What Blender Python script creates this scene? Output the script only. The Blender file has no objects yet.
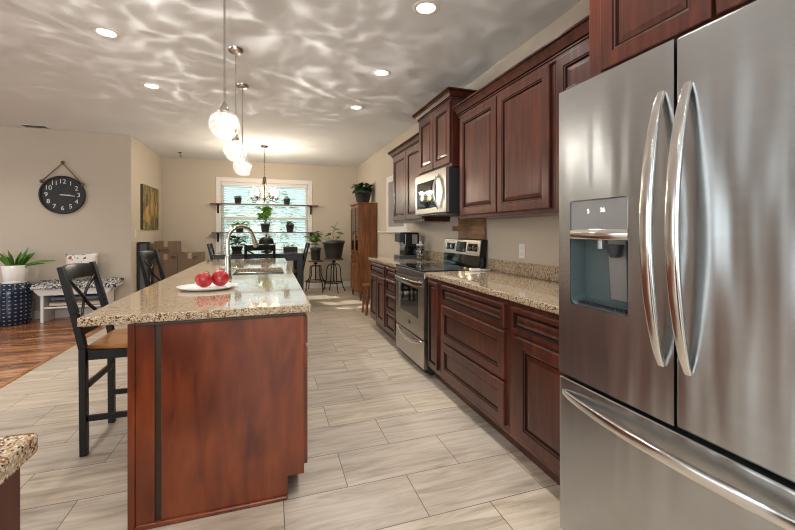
import bpy, bmesh, math, random
from math import sin, cos, pi, radians as R, atan, atan2, sqrt
from mathutils import Vector, Matrix
S = bpy.context.scene
COL = S.collection
# ---------------------------------------------------------------- camera
FPX, VX, HY, CH = 385.0, 270.0, 231.5, 1.262
cd = bpy.data.cameras.new('camera'); cam = bpy.data.objects.new('camera', cd); COL.objects.link(cam)
cd.sensor_width = 36; cd.lens = FPX * 36 / 795
cam.location = (0, 0, CH); cam.rotation_euler = (pi/2, 0, -atan((397.5 - VX) / FPX))
cd.shift_y = -(265 - HY) / 795
cd.clip_start = .02
S.camera = cam
# ---------------------------------------------------------------- world, sun, daylight fill lamps, exposure
S.view_settings.view_transform = 'Standard'; S.view_settings.look = 'None'
S.view_settings.exposure = 0.5; S.view_settings.gamma = 1.0; S.view_settings.use_curve_mapping = False
S.cycles.use_denoising = True; S.cycles.filter_width = 1.1
S.cycles.max_bounces = 8; S.cycles.diffuse_bounces = 4; S.cycles.glossy_bounces = 4
S.cycles.transparent_max_bounces = 16; S.cycles.transmission_bounces = 4
S.cycles.caustics_reflective = False; S.cycles.caustics_refractive = False
S.cycles.sample_clamp_indirect = 6
W = bpy.data.worlds.new('world'); S.world = W; W.use_nodes = True
bgn = W.node_tree.nodes['Background']; bgn.inputs[0].default_value = (.66, .88, .95, 1); bgn.inputs[1].default_value = .95
def light(name, kind, loc, power, color=(1, 1, 1), direction=None, **kw):
    l = bpy.data.lights.new(name, kind); l.energy = power; l.color = color
    for k, v in kw.items(): setattr(l, k, v)
    o = bpy.data.objects.new(name, l); COL.objects.link(o); o.location = loc
    if direction: o.rotation_euler = Vector(direction).to_track_quat('-Z', 'Y').to_euler()
    return o
light('sun', 'SUN', (-3, 14, 9), 7.0, (1, .9, .76), (.43, -1, -.86), angle=R(1.0))
light('fill_living_room', 'AREA', (-6.9, 2.3, 1.5), 55, (.93, .97, 1), (1, .05, .02), shape='RECTANGLE', size=4.6, size_y=1.9)  # area lamp added as fill, standing in for daylight at an unseen window
light('fill_front', 'AREA', (-1.3, -2.9, 1.5), 75, (.93, .97, 1), (0, 1, .02), shape='RECTANGLE', size=3.6, size_y=1.9)  # added fill lamp behind the camera, in place of daylight from outside

# ---------------------------------------------------------------- materials
def mat(name, col=(.5, .5, .5), rough=.5, metal=0.0, **kw):
    m = bpy.data.materials.new(name); m.use_nodes = True
    b = m.node_tree.nodes['Principled BSDF']
    b.inputs['Base Color'].default_value = (*col, 1); b.inputs['Roughness'].default_value = rough; b.inputs['Metallic'].default_value = metal
    for k, v in kw.items(): b.inputs[k.replace('_', ' ')].default_value = v
    return m
def nodes(m): return m.node_tree.nodes, m.node_tree.links, m.node_tree.nodes['Principled BSDF']
def N(m, typ, **kw):
    n = m.node_tree.nodes.new(typ)
    for k, v in kw.items():
        if k in n.inputs: n.inputs[k].default_value = v
        else: setattr(n, k, v)
    return n
def coords(m, scale=(1, 1, 1), loc=(0, 0, 0), world=False):
    nd, lk, b = nodes(m)
    if world: t = N(m, 'ShaderNodeNewGeometry'); src = t.outputs['Position']
    else: t = N(m, 'ShaderNodeTexCoord'); src = t.outputs['Object']
    mp = N(m, 'ShaderNodeMapping'); mp.inputs['Scale'].default_value = scale; mp.inputs['Location'].default_value = loc
    lk.new(src, mp.inputs[0]); return mp.outputs[0]
def ramp(m, fac, stops):
    r = N(m, 'ShaderNodeValToRGB'); e = r.color_ramp.elements
    while len(e) < len(stops): e.new(.5)
    for x, (p, c) in zip(e, stops): x.position = p; x.color = (*c, 1)
    m.node_tree.links.new(fac, r.inputs[0]); return r.outputs[0]
def mixc(m, a, b_, fac, mode='MIX'):
    x = N(m, 'ShaderNodeMix', data_type='RGBA', blend_type=mode); lk = m.node_tree.links
    for sock, v in ((0, fac), (6, a), (7, b_)):
        if hasattr(v, 'is_output'): lk.new(v, x.inputs[sock])
        else: x.inputs[sock].default_value = v if sock == 0 else (*v, 1)
    return x.outputs[2]
def bump(m, height, strength=.2, dist=.01):
    b = N(m, 'ShaderNodeBump', Strength=strength, Distance=dist)
    m.node_tree.links.new(height, b.inputs['Height']); m.node_tree.links.new(b.outputs[0], nodes(m)[2].inputs['Normal'])
def wood(name, c1, c2, c3, rough=.3, scale=(9, 9, .9), coat=0.0, blotch=3.0):
    m = mat(name, rough=rough); nd, lk, b = nodes(m)
    n1 = N(m, 'ShaderNodeTexNoise', Scale=3.2, Detail=6.0, Distortion=.6); lk.new(coords(m, scale), n1.inputs['Vector'])
    n2 = N(m, 'ShaderNodeTexNoise', Scale=blotch, Detail=3.0); lk.new(coords(m, (1, 1, .6)), n2.inputs['Vector'])
    c = ramp(m, n1.outputs[0], [(.3, c1), (.52, c2), (.75, c3)])
    c = mixc(m, c, ramp(m, n2.outputs[0], [(.3, (.45, .42, .42)), (.55, (1, 1, 1)), (.75, (1.25, 1.15, 1.1))]), .75, 'MULTIPLY')
    lk.new(c, b.inputs['Base Color']); b.inputs['Coat Weight'].default_value = coat; b.inputs['Coat Roughness'].default_value = .18
    return m
M = {}
M['wall'] = mat('wall_paint', (.57, .497, .405), .85)
M['ceiling'] = mat('ceiling_paint', (.73, .745, .755), .9)
n_ = N(M['ceiling'], 'ShaderNodeTexNoise', Scale=160.0, Detail=3.0); M['ceiling'].node_tree.links.new(coords(M['ceiling']), n_.inputs['Vector']); bump(M['ceiling'], n_.outputs[0], .25, .004)
M['white'] = mat('white_paint', (.78, .75, .71), .45)
M['white_gloss'] = mat('white_glaze', (.86, .85, .83), .15)
M['cherry'] = wood('cherry_wood', (.045, .010, .0055), (.086, .020, .0105), (.136, .036, .019), .30, coat=.15)
M['cherry_island'] = wood('cherry_panel', (.11, .020, .007), (.19, .040, .013), (.27, .066, .022), .3, scale=(4, 4, .8), coat=.2, blotch=5.0)  # blotch noise also puts the panel's dark reflections and shade into the colour
M['glaze'] = mat('dark_glaze', (.014, .005, .003), .85, Specular_IOR_Level=.15)
M['groove'] = mat('groove_wood', (.045, .026, .014), .5)
M['oak'] = wood('antique_oak', (.13, .042, .012), (.22, .075, .02), (.32, .12, .035), .35, scale=(12, 12, .8))
M['honey'] = wood('honey_wood', (.24, .085, .018), (.38, .15, .035), (.50, .22, .06), .28, scale=(1.2, 12, 6), coat=.3)
M['board'] = wood('walnut_board', (.14, .058, .02), (.26, .12, .045), (.36, .185, .08), .5, scale=(9, 1.5, 9))
M['stooltop'] = wood('rustic_wood', (.10, .04, .025), (.17, .075, .045), (.26, .13, .08), .5)
M['black'] = mat('black_lacquer', (.009, .009, .009), .30, Specular_IOR_Level=.3)
M['black_matte'] = mat('black_matte', (.015, .015, .016), .55)
M['black_gloss'] = mat('black_glass', (.006, .006, .007), .04)
M['iron'] = mat('black_iron', (.02, .017, .015), .45, .6)
M['bronze'] = mat('dark_bronze', (.06, .045, .035), .35, .9)
M['table'] = mat('table_black', (.016, .016, .018), .3)
M['tabletop'] = mat('table_top_finish', (.04, .03, .026), .14, Coat_Weight=.5)
def steel(name, col, rough, aniso=.0, streak=.10, sc=(1.5, 1.5, 40)):
    m = mat(name, col, rough, 1.0); nd, lk, b = nodes(m)
    n = N(m, 'ShaderNodeTexNoise', Scale=1.0, Detail=4.0); lk.new(coords(m, sc), n.inputs['Vector'])
    bc = mixc(m, tuple(c * .92 for c in col), tuple(c * 1.05 for c in col), n.outputs[0]); lk.new(bc, b.inputs['Base Color'])
    if aniso:
        b.inputs['Anisotropic'].default_value = aniso; b.inputs['Anisotropic Rotation'].default_value = .25
        t = N(m, 'ShaderNodeTangent', direction_type='RADIAL', axis='Z'); lk.new(t.outputs[0], b.inputs['Tangent'])
        w = N(m, 'ShaderNodeTexNoise', Scale=1.0, Detail=2.0); lk.new(coords(m, (3, 6, 1.0)), w.inputs['Vector']); bump(m, w.outputs[0], .42, .03)
    return m
M['steel'] = steel('brushed_stainless', (.47, .485, .49), .27, .6, sc=(1.5, 1.5, 40))
M['steel_range'] = steel('range_stainless', (.45, .425, .395), .30)
M['steel_bright'] = steel('bright_stainless', (.74, .73, .71), .16, streak=.04)
M['nickel'] = mat('brushed_nickel', (.62, .58, .52), .24, 1.0)
M['silver_panel'] = mat('silver_plastic', (.40, .41, .42), .3, .55)
M['teal_plastic'] = mat('grey_green_plastic', (.10, .135, .14), .3)
M['dark_grey'] = mat('dark_grey_plastic', (.05, .052, .055), .35)
M['glow'] = mat('display_glow', (.9, .9, .9), .5, Emission_Color=(.85, .93, 1, 1), Emission_Strength=1.2)
M['lamp_glow'] = mat('downlight_glow', (1, 1, 1), .5, Emission_Color=(1, .86, .68, 1), Emission_Strength=5.0)
M['bulb'] = mat('bulb_glow', (1, 1, 1), .5, Emission_Color=(1, .74, .42, 1), Emission_Strength=8.0)
M['plug'] = mat('outlet_white', (.85, .84, .81), .35)
M['red'] = mat('pomegranate_skin', (.50, .012, .02), .24, Coat_Weight=.35)
nn = N(M['red'], 'ShaderNodeTexNoise', Scale=9.0, Detail=4.0); M['red'].node_tree.links.new(coords(M['red']), nn.inputs['Vector'])
M['red'].node_tree.links.new(ramp(M['red'], nn.outputs[0], [(.3, (.22, .004, .008)), (.55, (.36, .008, .014)), (.8, (.50, .025, .025))]), nodes(M['red'])[2].inputs['Base Color'])
M['red_dry'] = mat('pomegranate_calyx', (.23, .03, .02), .6)
M['pot_dark'] = mat('charcoal_pot', (.032, .033, .035), .45)
M['pot_white'] = mat('white_ceramic', (.80, .78, .74), .25)
M['soil'] = mat('soil', (.03, .02, .014), .95)
M['leaf'] = mat('leaf_green', (.075, .20, .022), .4, Subsurface_Weight=0.0)
M['leaf_light'] = mat('leaf_light_green', (.20, .42, .05), .4)
M['leaf_dark'] = mat('leaf_dark_green', (.02, .065, .015), .35)
M['leaf_pale'] = mat('leaf_pale_green', (.30, .40, .16), .5)
M['stem'] = mat('stem_green', (.16, .2, .06), .6)
M['card'] = mat('cardboard', (.20, .13, .085), .7)
M['tape'] = mat('packing_tape', (.42, .33, .24), .2)
M['ink'] = mat('marker_ink', (.02, .017, .015), .7)
M['rope'] = mat('jute_rope', (.16, .10, .05), .9)
M['clockface'] = wood('weathered_boards', (.075, .065, .063), (.13, .113, .11), (.20, .175, .17), .75, scale=(1, 4, 12))
M['clocknum'] = mat('clock_white', (.75, .73, .70), .6)
M['bench'] = mat('bench_white', (.74, .72, .70), .5)
M['towel_b'] = mat('blue_grey_towel', (.13, .15, .19), .95)
M['towel_t'] = mat('beige_towel', (.50, .42, .34), .95)
# granite
def granite(name):
    m = mat(name, rough=.07); nd, lk, b = nodes(m); v = coords(m, world=True)
    n1 = N(m, 'ShaderNodeTexNoise', Scale=160.0, Detail=5.0, Roughness=.7); lk.new(v, n1.inputs['Vector'])
    v1 = N(m, 'ShaderNodeTexVoronoi', Scale=260.0); lk.new(v, v1.inputs['Vector'])
    v2 = N(m, 'ShaderNodeTexVoronoi', Scale=130.0); lk.new(v, v2.inputs['Vector'])
    sep = N(m, 'ShaderNodeSeparateColor'); lk.new(v1.outputs['Color'], sep.inputs[0])
    sep2 = N(m, 'ShaderNodeSeparateColor'); lk.new(v2.outputs['Color'], sep2.inputs[0])
    base = ramp(m, n1.outputs[0], [(.30, (.20, .125, .065)), (.45, (.38, .27, .165)), (.58, (.54, .42, .285)), (.72, (.70, .60, .46))])
    f1 = N(m, 'ShaderNodeMath', operation='GREATER_THAN'); lk.new(sep.outputs[0], f1.inputs[0]); f1.inputs[1].default_value = .87
    f2 = N(m, 'ShaderNodeMath', operation='GREATER_THAN'); lk.new(sep.outputs[1], f2.inputs[0]); f2.inputs[1].default_value = .83
    f3 = N(m, 'ShaderNodeMath', operation='GREATER_THAN'); lk.new(sep2.outputs[2], f3.inputs[0]); f3.inputs[1].default_value = .84
    c = mixc(m, base, (.20, .10, .045), f3.outputs[0]); c = mixc(m, c, (.035, .026, .022), f1.outputs[0]); c = mixc(m, c, (.66, .58, .47), f2.outputs[0])
    lk.new(c, b.inputs['Base Color']); b.inputs['Coat Weight'].default_value = .3; b.inputs['Coat Roughness'].default_value = .03
    return m
M['granite'] = granite('speckled_granite')
# tile floor: 0.61 x 0.31 porcelain planks, streaks along x
def tile():
    m = mat('travertine_tile', rough=.3); nd, lk, b = nodes(m)
    v = coords(m, loc=(-.0595, -1.882, 0), world=True)
    br = N(m, 'ShaderNodeTexBrick', offset=.5, offset_frequency=2, squash=1.0); lk.new(v, br.inputs['Vector'])
    for k, x in (('Scale', 1), ('Mortar Size', .0022), ('Mortar Smooth', .1), ('Bias', 0), ('Brick Width', .611), ('Row Height', .309)): br.inputs[k].default_value = x
    br.inputs['Color1'].default_value = (0, 0, 0, 1); br.inputs['Color2'].default_value = (1, 1, 1, 1); br.inputs['Mortar'].default_value = (.5, .5, .5, 1)
    mul = N(m, 'ShaderNodeVectorMath', operation='MULTIPLY_ADD'); lk.new(br.outputs['Color'], mul.inputs[0]); mul.inputs[1].default_value = (7, 5, 3)
    lk.new(coords(m, (1.3, 11, 1), world=True), mul.inputs[2])
    n1 = N(m, 'ShaderNodeTexNoise', Scale=1.6, Detail=7.0, Roughness=.62, Distortion=.7); lk.new(mul.outputs[0], n1.inputs['Vector'])
    c = ramp(m, n1.outputs[0], [(.28, (.27, .22, .17)), (.42, (.42, .355, .285)), (.56, (.54, .47, .39)), (.75, (.64, .57, .485))])
    tint = ramp(m, br.outputs['Color'], [(0, (.88, .88, .9)), (1, (1.06, 1.04, 1.0))])
    c = mixc(m, c, tint, 1.0, 'MULTIPLY')
    c = mixc(m, c, (.13, .105, .085), br.outputs['Fac']); lk.new(c, b.inputs['Base Color'])
    return m
M['tile'] = tile()
def planks():
    m = mat('acacia_planks', rough=.2); nd, lk, b = nodes(m)
    v = coords(m, world=True)
    br = N(m, 'ShaderNodeTexBrick', offset=.37, offset_frequency=2); lk.new(v, br.inputs['Vector'])
    for k, x in (('Scale', 1), ('Mortar Size', .0015), ('Bias', 0), ('Brick Width', 1.15), ('Row Height', .121)): br.inputs[k].default_value = x
    br.inputs['Color1'].default_value = (0, 0, 0, 1); br.inputs['Color2'].default_value = (1, 1, 1, 1)
    mul = N(m, 'ShaderNodeVectorMath', operation='MULTIPLY_ADD'); lk.new(br.outputs['Color'], mul.inputs[0]); mul.inputs[1].default_value = (9, 7, 3)
    lk.new(coords(m, (1.1, 9, 1), world=True), mul.inputs[2])
    n1 = N(m, 'ShaderNodeTexNoise', Scale=1.7, Detail=5.0, Distortion=1.2); lk.new(mul.outputs[0], n1.inputs['Vector'])
    c = ramp(m, n1.outputs[0], [(.3, (.14, .055, .025)), (.47, (.31, .135, .06)), (.6, (.48, .235, .11)), (.75, (.62, .38, .21))])
    c = mixc(m, c, ramp(m, br.outputs['Color'], [(0, (.6, .55, .55)), (1, (1.15, 1.1, 1.05))]), 1.0, 'MULTIPLY')
    c = mixc(m, c, (.02, .01, .006), br.outputs['Fac']); lk.new(c, b.inputs['Base Color']); return m
M['planks'] = planks()
def spots(name, base, cols, scale, thr, rough=.9):
    m = mat(name, base, rough); nd, lk, b = nodes(m); c = base
    for i, (col, s, t) in enumerate(zip(cols, scale, thr)):
        v = N(m, 'ShaderNodeTexNoise', Scale=s, Detail=1.5); lk.new(coords(m, loc=(i * 3.1, i * 1.7, i)), v.inputs['Vector'])
        g = N(m, 'ShaderNodeMath', operation='GREATER_THAN'); lk.new(v.outputs[0], g.inputs[0]); g.inputs[1].default_value = t
        c = mixc(m, c, col, g.outputs[0])
    lk.new(c, b.inputs['Base Color']); return m
M['damask'] = spots('black_white_damask', (.66, .63, .58), [(.02, .02, .025), (.15, .15, .17)], (44, 70), (.50, .60))
M['floral'] = spots('floral_linen', (.78, .75, .70), [(.10, .13, .05), (.45, .11, .03), (.12, .03, .06)], (19, 15, 22), (.69, .68, .70))
def perforated():
    m = mat('navy_glaze', rough=.15); nd, lk, b = nodes(m)
    tc = N(m, 'ShaderNodeTexCoord'); br = N(m, 'ShaderNodeTexBrick', offset=.0); lk.new(tc.outputs['UV'], br.inputs['Vector'])
    for k, x in (('Scale', 1), ('Mortar Size', .021), ('Mortar Smooth', .1), ('Brick Width', .062), ('Row Height', .052)): br.inputs[k].default_value = x
    br.inputs['Color1'].default_value = (.30, .36, .44, 1); br.inputs['Color2'].default_value = (.38, .43, .50, 1); br.inputs['Mortar'].default_value = (.012, .022, .05, 1)
    lk.new(br.outputs['Color'], b.inputs['Base Color']); return m
M['navy'] = perforated()
def facing_fac(t, lo=.045, hi=.75, normal=None):
    lw = t.nodes.new('ShaderNodeLayerWeight'); lw.inputs[0].default_value = .5
    if normal is not None: t.links.new(normal, lw.inputs['Normal'])
    p = t.nodes.new('ShaderNodeMath'); p.operation = 'POWER'; t.links.new(lw.outputs['Facing'], p.inputs[0]); p.inputs[1].default_value = 4.0
    a = t.nodes.new('ShaderNodeMath'); a.operation = 'MULTIPLY_ADD'; t.links.new(p.outputs[0], a.inputs[0]); a.inputs[1].default_value = hi - lo; a.inputs[2].default_value = lo
    return a.outputs[0]
def glass(name, tint=(1, 1, 1), gl=.08):
    m = bpy.data.materials.new(name); m.use_nodes = True; t = m.node_tree; t.nodes.clear()
    o = t.nodes.new('ShaderNodeOutputMaterial'); tr = t.nodes.new('ShaderNodeBsdfTransparent'); tr.inputs[0].default_value = (*tint, 1)
    g = t.nodes.new('ShaderNodeBsdfGlossy'); g.inputs['Roughness'].default_value = .02
    x = t.nodes.new('ShaderNodeMixShader'); t.links.new(facing_fac(t), x.inputs[0]); t.links.new(tr.outputs[0], x.inputs[1]); t.links.new(g.outputs[0], x.inputs[2]); t.links.new(x.outputs[0], o.inputs[0]); return m
M['glass'] = glass('clear_glass', (.95, .98, .98))
M['shade_glass'] = glass('lamp_glass', (.98, .96, .93))
def crackle():
    m = bpy.data.materials.new('crackle_glass'); m.use_nodes = True; t = m.node_tree; t.nodes.clear(); L = t.links.new
    o = t.nodes.new('ShaderNodeOutputMaterial'); tr = t.nodes.new('ShaderNodeBsdfTransparent'); tl = t.nodes.new('ShaderNodeBsdfTranslucent'); g = t.nodes.new('ShaderNodeBsdfGlossy')
    g.inputs['Roughness'].default_value = .08; tl.inputs[0].default_value = (.95, .93, .9, 1)
    tc = t.nodes.new('ShaderNodeTexCoord'); v = t.nodes.new('ShaderNodeTexVoronoi'); v.feature = 'DISTANCE_TO_EDGE'; v.inputs['Scale'].default_value = 44; L(tc.outputs['Object'], v.inputs['Vector'])
    r = t.nodes.new('ShaderNodeMapRange'); L(v.outputs['Distance'], r.inputs[0]); r.inputs[1].default_value = .03; r.inputs[2].default_value = .16; r.inputs[3].default_value = .085; r.inputs[4].default_value = .005
    b = t.nodes.new('ShaderNodeBump'); b.inputs['Strength'].default_value = .6; b.inputs['Distance'].default_value = .004; L(v.outputs['Distance'], b.inputs['Height']); L(b.outputs[0], g.inputs['Normal'])
    x = t.nodes.new('ShaderNodeMixShader'); L(r.outputs[0], x.inputs[0]); L(tr.outputs[0], x.inputs[1]); L(tl.outputs[0], x.inputs[2])
    y = t.nodes.new('ShaderNodeMixShader'); L(facing_fac(t, .06, .8, b.outputs[0]), y.inputs[0]); L(x.outputs[0], y.inputs[1]); L(g.outputs[0], y.inputs[2]); L(y.outputs[0], o.inputs[0]); return m
M['crackle'] = crackle()
def slat_mat():
    m = bpy.data.materials.new('blind_slat'); m.use_nodes = True; t = m.node_tree; t.nodes.clear()
    o = t.nodes.new('ShaderNodeOutputMaterial'); a = t.nodes.new('ShaderNodeBsdfDiffuse'); b = t.nodes.new('ShaderNodeBsdfTranslucent'); x = t.nodes.new('ShaderNodeMixShader')
    a.inputs[0].default_value = b.inputs[0].default_value = (.86, .88, .88, 1); x.inputs[0].default_value = .55
    t.links.new(a.outputs[0], x.inputs[1]); t.links.new(b.outputs[0], x.inputs[2]); t.links.new(x.outputs[0], o.inputs[0]); return m
M['slat'] = slat_mat()
M['lawn'] = mat('lawn_green', (.36, .50, .44), .95)
M['shrub'] = mat('shrub_green', (.30, .50, .42), .8)
M['mirror'] = mat('mirror_glass', (.45, .45, .45), .05, 1.0)
def painting():
    m = mat('painted_canvas', rough=.6); nd, lk, b = nodes(m)
    n = N(m, 'ShaderNodeTexNoise', Scale=3.0, Detail=3.0, Distortion=1.5); lk.new(coords(m, (1, 2.4, 1.0), world=True), n.inputs['Vector'])
    c = ramp(m, n.outputs[0], [(.30, (.03, .03, .012)), (.45, (.10, .085, .03)), (.55, (.22, .17, .06)), (.66, (.38, .20, .05)), (.8, (.45, .33, .15))])
    lk.new(c, b.inputs['Base Color']); return m
M['painting'] = painting()
M['canvas_edge'] = mat('canvas_edge', (.05, .05, .03), .7)
M['pods'] = spots('pods', (.5, .45, .4), [(.03, .025, .022), (.25, .16, .09)], (45, 60), (.48, .6), .35)

# ---------------------------------------------------------------- mesh helpers
def wloc(o):
    v = Vector((0, 0, 0))
    while o is not None: v += o.location; o = o.parent
    return v
class MB:
    """collects shapes in world coordinates; build() links them as one mesh object"""
    def __init__(s): s.v = []; s.f = []; s.mi = []; s.sm = []; s.uv = {}
    def add(s, vs, fs, mi=0, smooth=False):
        k = len(s.v); s.v += [tuple(p) for p in vs]
        for f in fs: s.f.append([i + k for i in f]); s.mi.append(mi); s.sm.append(smooth)
        return s
    def box(s, x0, x1, y0, y1, z0, z1, mi=0):
        vs = [(x, y, z) for z in (z0, z1) for y in (y0, y1) for x in (x0, x1)]
        return s.add(vs, [(0, 2, 3, 1), (4, 5, 7, 6), (0, 1, 5, 4), (2, 6, 7, 3), (0, 4, 6, 2), (1, 3, 7, 5)], mi)
    def beam(s, a, b, w, h, up=(0, 0, 1), mi=0, w2=None, h2=None):
        a, b = Vector(a), Vector(b); d = (b - a).normalized(); r = d.cross(Vector(up))
        if r.length < 1e-5: r = d.cross(Vector((1, 0, 0)))
        r.normalize(); u = r.cross(d); vs = []
        for p, ww, hh in ((a, w, h), (b, w2 or w, h2 or h)):
            vs += [p + r * (ww / 2 * i) + u * (hh / 2 * j) for i, j in ((-1, -1), (1, -1), (1, 1), (-1, 1))]
        return s.add(vs, [(3, 2, 1, 0), (4, 5, 6, 7), (0, 1, 5, 4), (1, 2, 6, 5), (2, 3, 7, 6), (3, 0, 4, 7)], mi)
    def lathe(s, prof, c=(0, 0, 0), n=24, mi=0, smooth=True, cap=True, sx=1, sy=1):
        vs = []; fs = []
        for r, z in prof:
            for i in range(n):
                a = 2 * pi * i / n; vs.append((c[0] + r * cos(a) * sx, c[1] + r * sin(a) * sy, c[2] + z))
        for k in range(len(prof) - 1):
            for i in range(n):
                j = (i + 1) % n; fs.append((k * n + i, k * n + j, (k + 1) * n + j, (k + 1) * n + i))
        s.add(vs, fs, mi, smooth)
        if cap:
            if prof[0][0] > 1e-4: s.add([vs[i] for i in range(n)], [tuple(range(n))[::-1]], mi)
            if prof[-1][0] > 1e-4: s.add([vs[(len(prof) - 1) * n + i] for i in range(n)], [tuple(range(n))], mi)
        return s
    def tube(s, pts, r, n=10, mi=0, cap=True, sec=None, up=None):
        """sweep; r number or per-point list; sec: (w,h) gives a rounded rectangular section"""
        pts = [Vector(p) for p in pts]; m = len(pts); rr = r if isinstance(r, (list, tuple)) else [r] * m
        vs = []; prev = None
        for i, p in enumerate(pts):
            t = (pts[min(i + 1, m - 1)] - pts[max(i - 1, 0)]).normalized()
            if prev is None:
                ref = Vector(up) if up else (Vector((0, 0, 1)) if abs(t.z) < .9 else Vector((1, 0, 0)))
                u = t.cross(ref).normalized()
            else: u = (prev - t * prev.dot(t)).normalized()
            prev = u; w = t.cross(u)
            for k in range(n):
                a = 2 * pi * k / n
                ca, sa = cos(a), sin(a)
                if sec:
                    e = .45; ca = math.copysign(abs(ca) ** e, ca) * sec[0]; sa = math.copysign(abs(sa) ** e, sa) * sec[1]
                vs.append(p + u * (ca * rr[i]) + w * (sa * rr[i]))
        fs = [(i * n + k, i * n + (k + 1) % n, (i + 1) * n + (k + 1) % n, (i + 1) * n + k) for i in range(m - 1) for k in range(n)]
        s.add(vs, fs, mi, True)
        if cap: s.add(vs[:n], [tuple(range(n))[::-1]], mi); s.add(vs[-n:], [tuple(range(n))], mi)
        return s
    def ball(s, c, r, n=16, m=10, mi=0, sz=1.0):
        prof = [(max(r * sin(pi * i / m), 1e-5), -r * sz * cos(pi * i / m)) for i in range(m + 1)]
        return s.lathe(prof, c, n, mi, True, False)
    def rings(s, o, u, v, n, w, h, prof, mis, back=True):
        """stepped rectangular panel: prof is (inset, height) outward; o lower-left corner"""
        o, u, v, n = Vector(o), Vector(u), Vector(v), Vector(n); vs = []
        for ins, d in prof:
            for a, b in ((ins, ins), (w - ins, ins), (w - ins, h - ins), (ins, h - ins)): vs.append(o + u * a + v * b + n * d)
        flip = u.cross(v).dot(n) < 0
        for k in range(len(prof) - 1):
            fs = [(k * 4 + i, k * 4 + (i + 1) % 4, (k + 1) * 4 + (i + 1) % 4, (k + 1) * 4 + i) for i in range(4)]
            if flip: fs = [f[::-1] for f in fs]
            b = len(s.v); s.add([vs[j] for f in fs for j in f], [tuple(range(4 * q, 4 * q + 4)) for q in range(4)], mis[k])
        e = (len(prof) - 1) * 4; f = (0, 1, 2, 3); s.add(vs[e:e + 4], [f[::-1] if flip else f], mis[-1])
        if back: s.add(vs[:4], [f if flip else f[::-1]], mis[0])
        return s
    def leaf(s, b, d, L, w, droop=.3, mi=0, seg=4, side=None):
        b, d = Vector(b), Vector(d).normalized()
        sd = d.cross(Vector((0, 0, 1)));
        if sd.length < .05: sd = Vector((1, 0, 0))
        sd.normalize()
        if side is not None: sd = (Matrix.Rotation(side, 3, d) @ sd)
        vs = []; p = b.copy(); dd = d.copy()
        for i in range(seg + 1):
            t = i / seg; ww = w * max(sin(pi * min(1, .12 + t * .88)) ** .8, .02)
            nrm = sd.cross(dd)
            vs += [p - sd * ww / 2 + nrm * ww * .12, p.copy(), p + sd * ww / 2 + nrm * ww * .12]
            dd = (dd + Vector((0, 0, -droop / seg))).normalized(); p = p + dd * (L / seg)
        fs = []
        for i in range(seg): fs += [(3 * i, 3 * i + 1, 3 * i + 4, 3 * i + 3), (3 * i + 1, 3 * i + 2, 3 * i + 5, 3 * i + 4)]
        return s.add(vs, fs, mi, True)
    def build(s, name, mats, parent=None, bev=0, solid=0, weld=False, seg=2, sub=0):
        if not isinstance(mats, (list, tuple)): mats = [mats]
        off = wloc(parent) if parent is not None else None
        if off is None:
            xs = list(zip(*s.v)); off = Vector(((min(xs[0]) + max(xs[0])) / 2, (min(xs[1]) + max(xs[1])) / 2, min(xs[2])))
        me = bpy.data.meshes.new(name); me.from_pydata([tuple(Vector(p) - off) for p in s.v], [], s.f)
        for mt in mats: me.materials.append(M[mt] if isinstance(mt, str) else mt)
        for p, i, sm in zip(me.polygons, s.mi, s.sm): p.material_index = i; p.use_smooth = sm
        if weld:
            bm = bmesh.new(); bm.from_mesh(me); bmesh.ops.remove_doubles(bm, verts=bm.verts, dist=1e-5); bmesh.ops.recalc_face_normals(bm, faces=bm.faces); bm.to_mesh(me); bm.free()
        o = bpy.data.objects.new(name, me); COL.objects.link(o)
        if parent is not None: o.parent = parent
        else: o.location = off
        if bev:
            b = o.modifiers.new('bevel', 'BEVEL'); b.width = bev; b.segments = seg; b.limit_method = 'ANGLE'; b.angle_limit = R(40)
        if solid:
            b = o.modifiers.new('solid', 'SOLIDIFY'); b.thickness = solid
        if sub:
            b = o.modifiers.new('sub', 'SUBSURF'); b.levels = sub; b.render_levels = sub
        return o
def B(*a, mi=0): return MB().box(*a, mi=mi)
def tag(o, label, cat, group=None):
    o['label'] = label; o['category'] = cat
    if group: o['group'] = group
    return o
def thing(name, label, cat, loc=(0, 0, 0), group=None):
    o = bpy.data.objects.new(name, None); COL.objects.link(o); o.location = loc; o.empty_display_size = .1
    return tag(o, label, cat, group)
def struct(o): o['kind'] = 'structure'; return o
def copy_tree(o, parent=None):
    c = o.copy(); COL.objects.link(c)
    if parent is not None: c.parent = parent
    for ch in list(o.children): copy_tree(ch, c)
    return c

# ---------------------------------------------------------------- room shell
XR, YB, ZC, XL, YC = 1.90, 8.75, 2.743, -2.03, 6.90
XW, YF = -7.0, -3.0
struct(B(-2.07, XR, YF, YB, -.06, 0).build('floor', 'tile'))
struct(B(XW, -2.075, YF, YC, -.06, 0).build('floor_wood', 'planks'))
struct(B(-2.095, -2.055, YF, YC, -.02, .006).build('trim_1', M['honey'], bev=.003))
struct(B(XW - .1, XR + .1, YF - .1, YB + .1, ZC, ZC + .08).build('ceiling', 'ceiling'))
struct(B(XR, XR + .12, YF - .1, YB + .12, 0, ZC).build('wall_right', 'wall'))
struct(B(XL - .12, XL, YC, YB + .12, 0, ZC).build('wall_left', 'wall'))
struct(B(XW - .12, XL - .12, YC, YC + .12, 0, ZC).build('wall_living', 'wall'))
wx0, wx1, wz0, wz1 = -.97, .80, .84, 2.30
m = MB(); m.box(XL, wx0, YB, YB + .12, 0, ZC).box(wx1, XR, YB, YB + .12, 0, ZC).box(wx0, wx1, YB, YB + .12, 0, wz0).box(wx0, wx1, YB, YB + .12, wz1, ZC)
struct(m.build('wall_back', 'wall'))
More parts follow.
